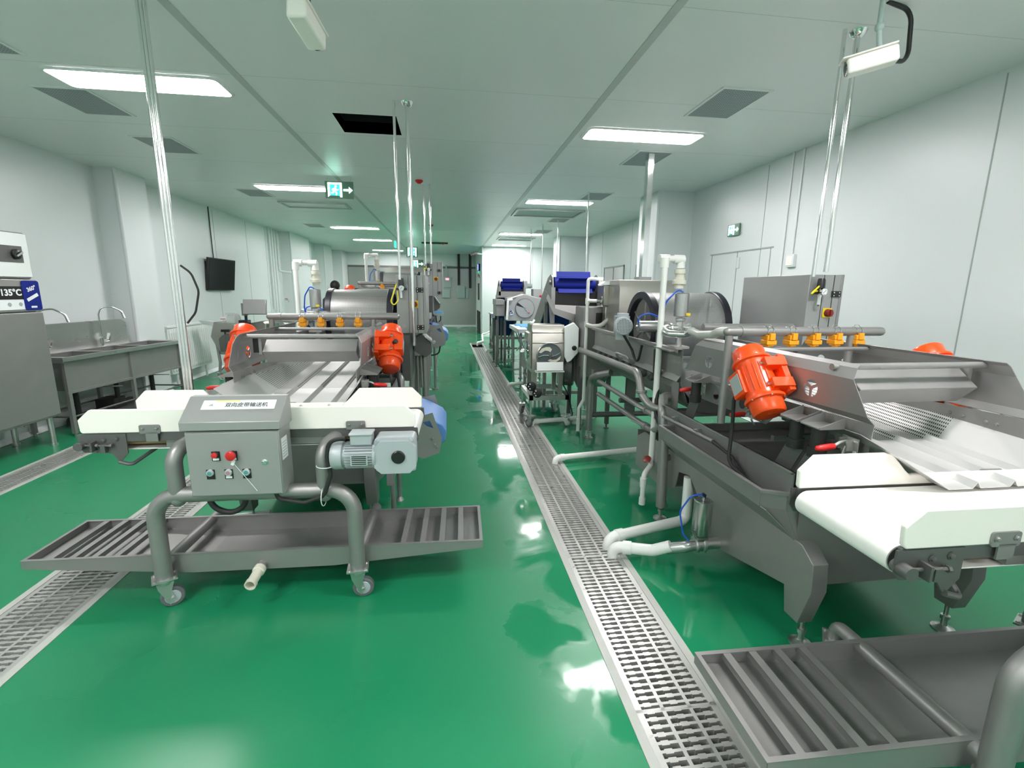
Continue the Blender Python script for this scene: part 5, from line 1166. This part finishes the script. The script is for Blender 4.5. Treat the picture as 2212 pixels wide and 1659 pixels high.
def side_conveyor(loc, label, sc=1.0, zz=0.0):
    t = thing('small_blue_conveyor', label, 'conveyor', loc); S = sc
    m = MB(); prof = [(-.42, .80), (-.30, .875), (-.10, .80), (.0, .745), (.03, .70), (.02, .63), (-.02, .60), (-.10, .62), (-.36, .70)]
    m.prism([(a * S, b * S + zz) for a, b in prof], (0, .30 * S, 0), X_, Z_, .50 * S); wp0 = build(m, 'belt', 'sky_blue', t, bevel=.006)
    m = MB(); m.lathe((-.26 * S, .05 * S, .76 * S + zz), Y_, [(0, .105 * S), (.5 * S, .105 * S)], 32); build(m, 'end_drum', 'blue', t)
    for y in (0.02, .58):
        m = MB(); m.prism([(a * S, b * S + zz) for a, b in [(-.40, .72), (-.36, .86), (-.13, .82), (-.06, .84), (-.03, .74), (.0, .66), (-.02, .56), (-.12, .52), (-.30, .58)]], (0, y * S, 0), X_, Z_, .006, [[(a * S, b * S + zz) for a, b in [(-.13, .775), (-.08, .785), (-.055, .73), (-.10, .745)]]])
        for q in ((-.05, .62), (-.065, .66), (-.035, .60)): bolt(m, (q[0] * S, y * S - .004, q[1] * S + zz), (0, -1, 0), .007)
        build(m, 'side_plate', 'steel', t)
    m = MB(); m.cyl((-.24 * S, .1 * S, .78 * S + zz), (-.17 * S, .1 * S, .93 * S + zz), .014); m.box((-.38 * S, .04, .30 + zz), (-.34 * S, .54 * S, .62 * S + zz)); build(m, 'mounting', 'steel', t)
    for y in (.1, .5 * S): m = MB(); m.cyl((-.32, y, .03), (-.32, y, .6 * S + zz), .016); m.lathe((-.32, y, 0), Z_, [(0, .03), (.03, .012)], 12); build(m, 'leg', 'steel', t)
    return t
side_conveyor((-.045, 2.82, 0), 'small conveyor end with pale blue belt and grey side plates beside the white belt guard', .92, -.01)
side_conveyor((-.02, 6.3, 0), 'second small blue conveyor end farther along, behind the dark hopper plate', 1.0, .22)
t = thing('side_hopper', 'far grey hopper plate with bright edge below the raised cabinet', 'hopper', (-.25, 9.0, 0))
m = MB(); m.prism([(-.30, 1.37), (-.23, 1.375), (-.13, 1.25), (-.14, 1.17), (-.22, 1.10), (-.32, 1.11)], (0, 9.2, 0), X_, Z_, .4); wp(m, 'hopper_body', 'steel_dark', t); m = MB(); m.slab([(-.235, 8.98, 1.38), (-.13, 8.98, 1.26), (-.14, 8.98, 1.245), (-.245, 8.98, 1.36)], .02); m.cyl((-.22, 9.1, .02), (-.22, 9.1, 1.12), .03); m.cyl((-.22, 9.1, 0), (-.22, 9.1, .02), .05); wp(m, 'handle', 'chrome', t)
t = thing('blue_tray', 'small pale blue tray on a black bracket at aisle side of the far washer', 'tray', (-.12, 7.2, 0))
m = MB(); m.box((-.19, 7.1, 1.13), (-.06, 7.4, 1.16), 0); m.box((-.19, 7.1, 1.16), (-.07, 7.38, 1.185), 1); m.tube(fil([(-.17, 7.15, 1.13), (-.16, 7.15, 1.0), (-.10, 7.15, 1.06), (-.10, 7.15, 1.12)], .02), .008, 8, mi=2); m.box((-.28, 7.12, 1.08), (-.23, 7.14, 1.17), 3); m.cyl((-.2, 7.2, .02), (-.2, 7.2, 1.14), .02, mi=4); m.cyl((-.2, 7.2, 0), (-.2, 7.2, .02), .05, mi=4); wp(m, 'tray', ['galv', 'board_blue', 'rubber', 'radiator', 'steel'], t)
m = MB(); m.cyl((-.26, 6.2, .9), (-.30, 6.2, .03), .035); m.lathe((-.30, 6.2, 0), Z_, [(0, .05), (.008, .05), (.012, .012), (.05, .012)], 16); m.tube(fil([(-.10, 6.2, .78), (-.12, 6.2, .68), (-.22, 6.2, .66)], .06), .010, 8, mi=1)
tag(build(m, 'cable_stand', ['steel', 'rubber']), 'round steel post with levelling foot and black cable below the second blue conveyor', 'stand')

# ------------------------------------------------------------ steam cabinet at the left edge
cab = thing('steam_cabinet', 'tall stainless cabinet at the left edge with dial panel, 135 degree label and blue sticker', 'cabinet', (-3.95, 4.60, 0), R(-4))
m = MB(); m.box((-.24, -.55, .28), (.22, .36, 1.27)); m.box((-.24, -.55, 1.56), (.20, .34, 1.96)); m.box((-.24, -.55, 1.27), (.19, .35, 1.56)); wp0 = build(m, 'cabinet_body', 'steel', cab, bevel=.012)
m = MB(); m.box((.215, -.54, .30), (.228, .355, 1.262)); build(m, 'lower_door', 'steel', cab, bevel=.004)
m = MB(); m.box((.19, -.54, 1.275), (.222, .352, 1.555)); build(m, 'middle_panel', 'steel_bright', cab, bevel=.004)
m = MB(); m.box((.20, -.54, 1.575), (.215, .335, 1.95)); up = build(m, 'dial_panel', 'radiator', cab, bevel=.004)
m = MB(); m.box((.214, -.40, 1.70), (.219, .27, 1.84)); build(m, 'dial_strip', 'steel_dark', up)
for y in (-.27, -.04, .20):
    m = MB(); m.lathe((.219, y, 1.77), X_, [(0, .042), (.02, .042), (.024, .036)], 24, 0); m.obox((.25, y, 1.77), (X_, (0, .8, .5), (0, -.5, .8)), (.012, .034, .008), 1); build(m, 'dial_knob', ['black', 'chrome'], up)
m = MB(); m.box((.221, -.45, 1.385), (.225, .21, 1.495)); lab = build(m, 'temperature_label', 'black', cab)
lettering('135°C', .074, (.2265, .088, 1.44), Y_, Z_, 'label_white', lab, bold=.0025)
m = MB(); m.box((.221, -.45, 1.295), (.2245, .21, 1.380), 0)
for y in (-.05, .06, .16): m.lathe((.2245, y, 1.34), X_, [(0, .018), (.001, .018)], 8, 1)
build(m, 'icon_strip', ['label_white', 'seam'], cab)
m = MB(); m.prism(rrect(.195, 1.285, .360, 1.545, .02), (.226, 0, 0), Y_, Z_, .004); bl = build(m, 'blue_sticker', 'blue', cab)
lettering('360°', .048, (.2285, .28, 1.475), (0, .95, .3), (0, -.3, .95), 'label_white', bl, bold=.0015)
m = MB(); m.obox((.2285, .28, 1.40), ((0, .9, .42), (0, -.42, .9), X_), (.06, .014, .0004)); m.obox((.2285, .28, 1.315), (Y_, Z_, X_), (.028, .008, .0004)); build(m, 'sticker_bar', 'label_white', bl)
for x, y in ((-.18, -.48), (.16, -.48), (.16, .30), (-.18, .30)):
    m = MB(); m.cyl((x, y, .02), (x, y, .28), .022); m.lathe((x, y, 0), Z_, [(0, .03), (.02, .03)], 14); build(m, 'leg', 'steel_bright', cab)

# ------------------------------------------------------------ three-basin sink
sk = thing('sink_unit', 'long stainless sink unit with tall splashback on legs beside the steam cabinet', 'sink', (-3.86, 6.05, 0), R(-7))
m = MB(); zt = .80
bas = [(-.80, -.36), (-.30, .20), (.26, .76)]
m.prism(rect(-.27, -.86, .24, .86), (0, 0, zt), X_, Y_, .012, [rect(-.17, a, .18, b) for a, b in bas])
m.box((.236, -.92, zt - .03), (.244, .86, zt + .012)); m.box((-.27, -.92, zt - .04), (.24, -.912, zt + .008)); m.box((-.27, .852, zt - .04), (.24, .86, zt + .008))
m.prism([(-.92, zt - .01), (-.92, 1.10), (.50, 1.10), (.56, 1.06), (.58, zt - .01)], (-.275, 0, 0), Y_, Z_, .012); m.box((-.32, -.92, 1.095), (-.27, .50, 1.103))
tp = build(m, 'sink_top', 'steel_bright', sk)
for a, b in bas:
    m = MB()
    for p, q in (((-.18, a - .008, .47), (-.172, b + .008, zt)), ((.172, a - .008, .47), (.18, b + .008, zt)), ((-.18, a - .008, .47), (.18, a, zt)), ((-.18, b, .47), (.18, b + .008, zt)), ((-.18, a - .008, .46), (.18, b + .008, .47))): m.box(p, q)
    m.lathe((0, (a + b) / 2, .40), Z_, [(0, .03), (.06, .04)], 14); k = build(m, 'basin', 'steel', sk)
    m = MB(); m.tube(fil([(0, (a + b) / 2, .42), (0, (a + b) / 2, .14), (-.12, (a + b) / 2, .10), (-.12, (a + b) / 2, .02)], .05), .025, 12); build(m, 'waste_pipe', 'rubber', k)
m = MB(); m.box((.182, -.88, .46), (.19, .82, zt - .012)); m.box((.18, -.885, .44), (.205, .825, .465)); build(m, 'apron', 'steel', sk)
for x, y in ((-.22, -.86), (.19, -.86), (-.22, -.03), (.19, -.03), (-.22, .80), (.19, .80)):
    m = MB(); m.box((x - .018, y - .018, .03), (x + .018, y + .018, zt - .02)); m.cyl((x, y, 0), (x, y, .04), .012); build(m, 'leg', 'steel', sk)
m = MB()
for x in (-.22, .19): m.cyl((x, -.86, .20), (x, .80, .20), .010)
m.cyl((-.22, -.86, .2), (.19, -.86, .2), .010); m.cyl((-.22, .80, .2), (.19, .80, .2), .010)
m.cyl((.1, -.4, .42), (.24, -.25, .40), .006); m.cyl((.1, .35, .42), (.24, .5, .40), .006); build(m, 'rails', 'steel_dark', sk)
def faucet(y, label):
    t = thing('faucet', label, 'faucet', (sk.location.x, sk.location.y, 0), R(-7))
    m = MB(); x = -.225; m.lathe((x, y, zt + .006), Z_, [(0, .024), (.006, .024), (.01, .019), (.10, .018), (.104, .012)], 18); m.tube(fil([(x, y, zt + .10), (x, y, 1.18), (x + .02, y + .02, 1.26), (x + .10, y + .08, 1.27), (x + .17, y + .12, 1.22), (x + .19, y + .14, 1.15)], .07, 6), .010, 12); m.cyl((x + .17, y + .13, 1.215), (x + .19, y + .14, 1.13), .014)
    k = build(m, 'spout', 'chrome', t); m = MB(); m.cyl((x, y, .86), (x + .02, y + .07, .87), .012); m.obox((x + .02, y + .075, .91), ((.1, .2, 1), Y_, X_), (.045, .008, .014)); build(m, 'lever', 'chrome', t)
faucet(-.62, 'chrome swan-neck faucet half hidden behind the steam cabinet')
faucet(.12, 'chrome swan-neck faucet with side lever in the middle of the sink')
m = MB(); m.box((-4.12, 5.6, .0), (-3.75, 6.6, .10)); m.box((-4.05, 5.9, .1), (-3.85, 6.1, .22), 1)
tag(build(m, 'floor_trap', ['steel_dark', 'rubber']), 'dark steel floor trap lying under the sink', 'drain trap')

# ------------------------------------------------------------ radiator
t = thing('radiator', 'white panel radiator on the left wall behind the steel post', 'radiator', (-4.23, 8.25, 0))
m = MB(); m.box((.05, -.62, .20), (.11, .62, .92)); m.box((.045, -.63, .90), (.125, .63, .93)); m.box((.11, -.60, .26), (.118, .60, .31)); m.box((.11, -.60, .82), (.118, .60, .87))
for k in range(20): y = -.57 + k * .06; m.box((.11, y - .018, .24), (.124, y + .018, .88))
build(m, 'radiator_panel', 'radiator', t, bevel=.004)
m = MB()
for y in (-.45, .45): m.box((.07, y - .02, 0), (.09, y + .02, .2))
m.box((0, -.1, .7), (.05, .1, .8)); build(m, 'bracket', 'radiator', t)
m = MB(); m.cyl((.08, -.63, .24), (.08, -.75, .24), .014); m.cyl((.08, -.75, .24), (.0, -.75, .24), .014); m.lathe((.08, -.70, .24), Z_, [(-.02, .022), (.03, .022), (.05, .012)], 14); m.cyl((.08, -.63, .86), (.02, -.78, .86), .014); build(m, 'valve', 'chrome', t)

# ------------------------------------------------------------ far left cutting machine with screen
t = thing('slicing_machine', 'stainless slicing machine on casters with tilted display and clear lid, near the radiator', 'cutting machine', (-3.5, 8.4, 0))
m = MB(); poly_box(m, [(-3.74, .96), (-3.40, .92), (-3.37, .56), (-3.45, .43), (-3.68, .43), (-3.80, .72)], 8.2, 8.62)
m.prism([(-3.42, .90), (-3.02, .97), (-2.96, .92), (-3.0, .55), (-3.3, .5)], (0, 8.45, 0), X_, Z_, .30)
wp(m, 'body', 'cutter_steel', t, bevel=.02)
m = MB(); m.prism([(-3.66, .48)] + circ(-3.52, .60, .17, 12, R(150), R(20), True) + [(-3.38, .48)], (0, 8.19, 0), X_, Z_, .02); wp(m, 'outlet', 'steel_dark', t)
m = MB(); m.box((-3.62, 8.17, .80), (-3.50, 8.2, .84)); m.box((-3.575, 8.18, .45), (-3.56, 8.2, .83)); wp(m, 'latch', 'black', t)
m = MB(); m.lathe((-3.58, 8.4, .96), X_, [(0, .10), (.14, .13), (.15, .10)], 24); m.prism([(-3.95, .98), (-3.70, .96), (-3.74, .90), (-3.88, .92)], (0, 8.3, 0), X_, Z_, .2); m.box((-3.60, 8.35, 1.06), (-3.47, 8.37, 1.10)); wp(m, 'clear_lid', 'acrylic', t)
m = MB(); m.box((-3.62, 8.19, 1.0), (-3.53, 8.2, 1.04)); m.box((-3.61, 8.185, 1.005), (-3.54, 8.19, 1.015), 1); wp(m, 'warning_label', ['label_white', 'red'], t)
m = MB(); m.obox((-3.08, 8.2, 1.20), ((1, .1, 0), (0, .25, 1), (-.1, 1, -.2)), (.17, .12, .03)); m.box((-3.30, 8.22, 1.06), (-3.22, 8.28, 1.26)); mon = wp(m, 'display_box', 'steel', t, bevel=.006)
m = MB(); m.cyl((-3.25, 8.25, .85), (-3.25, 8.25, 1.08), .022); m.box((-3.33, 8.15, .78), (-3.20, 8.3, .99)); wp(m, 'display_arm', 'navy', t)
m = MB()
for s, x in ((-1, -3.72), (1, -3.42)):
    m.tube(fil([(x, 8.22, .60), (x - .02 * s, 8.22, .30), (x, 8.22, .14)], .1), .022, 10); m.tube(fil([(x + .25, 8.6, .60), (x + .25, 8.6, .14)], .1), .022, 10)
m.tube([(-3.72, 8.25, .16), (-3.42, 8.3, .45), (-3.2, 8.5, .2)], .012, 8); wp(m, 'leg_frame', 'steel', t)
for x, y in ((-3.72, 8.22), (-3.42, 8.22), (-3.47, 8.6), (-3.17, 8.6)): caster(t, x + 3.5, y - 8.4, .135, 1.2, .045, 'radiator')
m = MB(); m.prism([(-2.92, .98), (-2.75, .96), (-2.62, .80), (-2.85, .78)], (0, 8.5, 0), X_, Z_, .2, mi=0); m.box((-2.86, 8.35, .86), (-2.80, 8.4, .93), 1); m.cyl((-2.8, 8.5, .02), (-2.8, 8.5, .8), .03, mi=0)
tag(build(m, 'machine_head', ['steel', 'exit_panel']), 'small steel machine head with green plate behind the left spray bar', 'machine')

# ------------------------------------------------------------ person behind the drum
per = thing('person', 'person with short dark hair standing far back, only the head showing above the drum', 'person', (-2.12, 9.6, 0), R(-8))
def skin_mesh(name, nodes, edges, mname, parent, sub=2, root=0):
    me = bpy.data.meshes.new(name); me.from_pydata([n[0] for n in nodes], edges, []); me.update()
    o = bpy.data.objects.new(name, me); COL.objects.link(o); o.parent = parent
    me.materials.append(M[mname])
    md = o.modifiers.new('skin', 'SKIN'); md.use_smooth_shade = True
    if not me.skin_vertices: me.skin_vertices.new() if hasattr(me.skin_vertices, 'new') else None
    if me.skin_vertices:
        for i, n in enumerate(nodes): r_ = n[1]; me.skin_vertices[0].data[i].radius = r_ if isinstance(r_, tuple) else (r_, r_); me.skin_vertices[0].data[i].use_root = (i == root)
    sb = o.modifiers.new('sub', 'SUBSURF'); sb.levels = sub; sb.render_levels = sub
    return o
m = MB()
def limb(pts, rs, mi): m.tube(fil(pts, .03, 3) if False else pts, rs, 16, mi=mi)
limb([(0, 0, .80), (0, 0, .88), (0, 0, 1.05), (0, 0, 1.22), (0, 0, 1.34), (0, 0, 1.38)], [.13, .155, .135, .165, .12, .05], 1)
limb([(0, 0, 1.33), (0, 0, 1.45)], [.055, .05], 0)
for s in (-1, 1):
    limb([(s * .09, 0, .90), (s * .095, .01, .50), (s * .10, 0, .09), (s * .10, .0, .03)], [.085, .062, .045, .045], 1)
    limb([(s * .16, 0, 1.32), (s * .21, 0, 1.28), (s * .24, .02, 1.05), (s * .22, .14, .88)], [.05, .052, .042, .032], 1)
    m.sph((s * .22, .17, .86), (.035, .05, .025), mi=0)
    m.sph((s * .10, .05, .04), (.045, .12, .04), mi=1)
m.sph((0, .01, 1.53), (.075, .092, .115), 20, 14, mi=0); m.sph((0, .10, 1.52), (.014, .018, .02), mi=0)
for s in (-1, 1): m.sph((s * .075, 0, 1.52), (.012, .02, .03), mi=0)
build(m, 'body', ['skin', 'cloth'], per)
m = MB(); m.sph((0, -.012, 1.562), (.088, .102, .098), 20, 12); build(m, 'hair', 'hair', per)
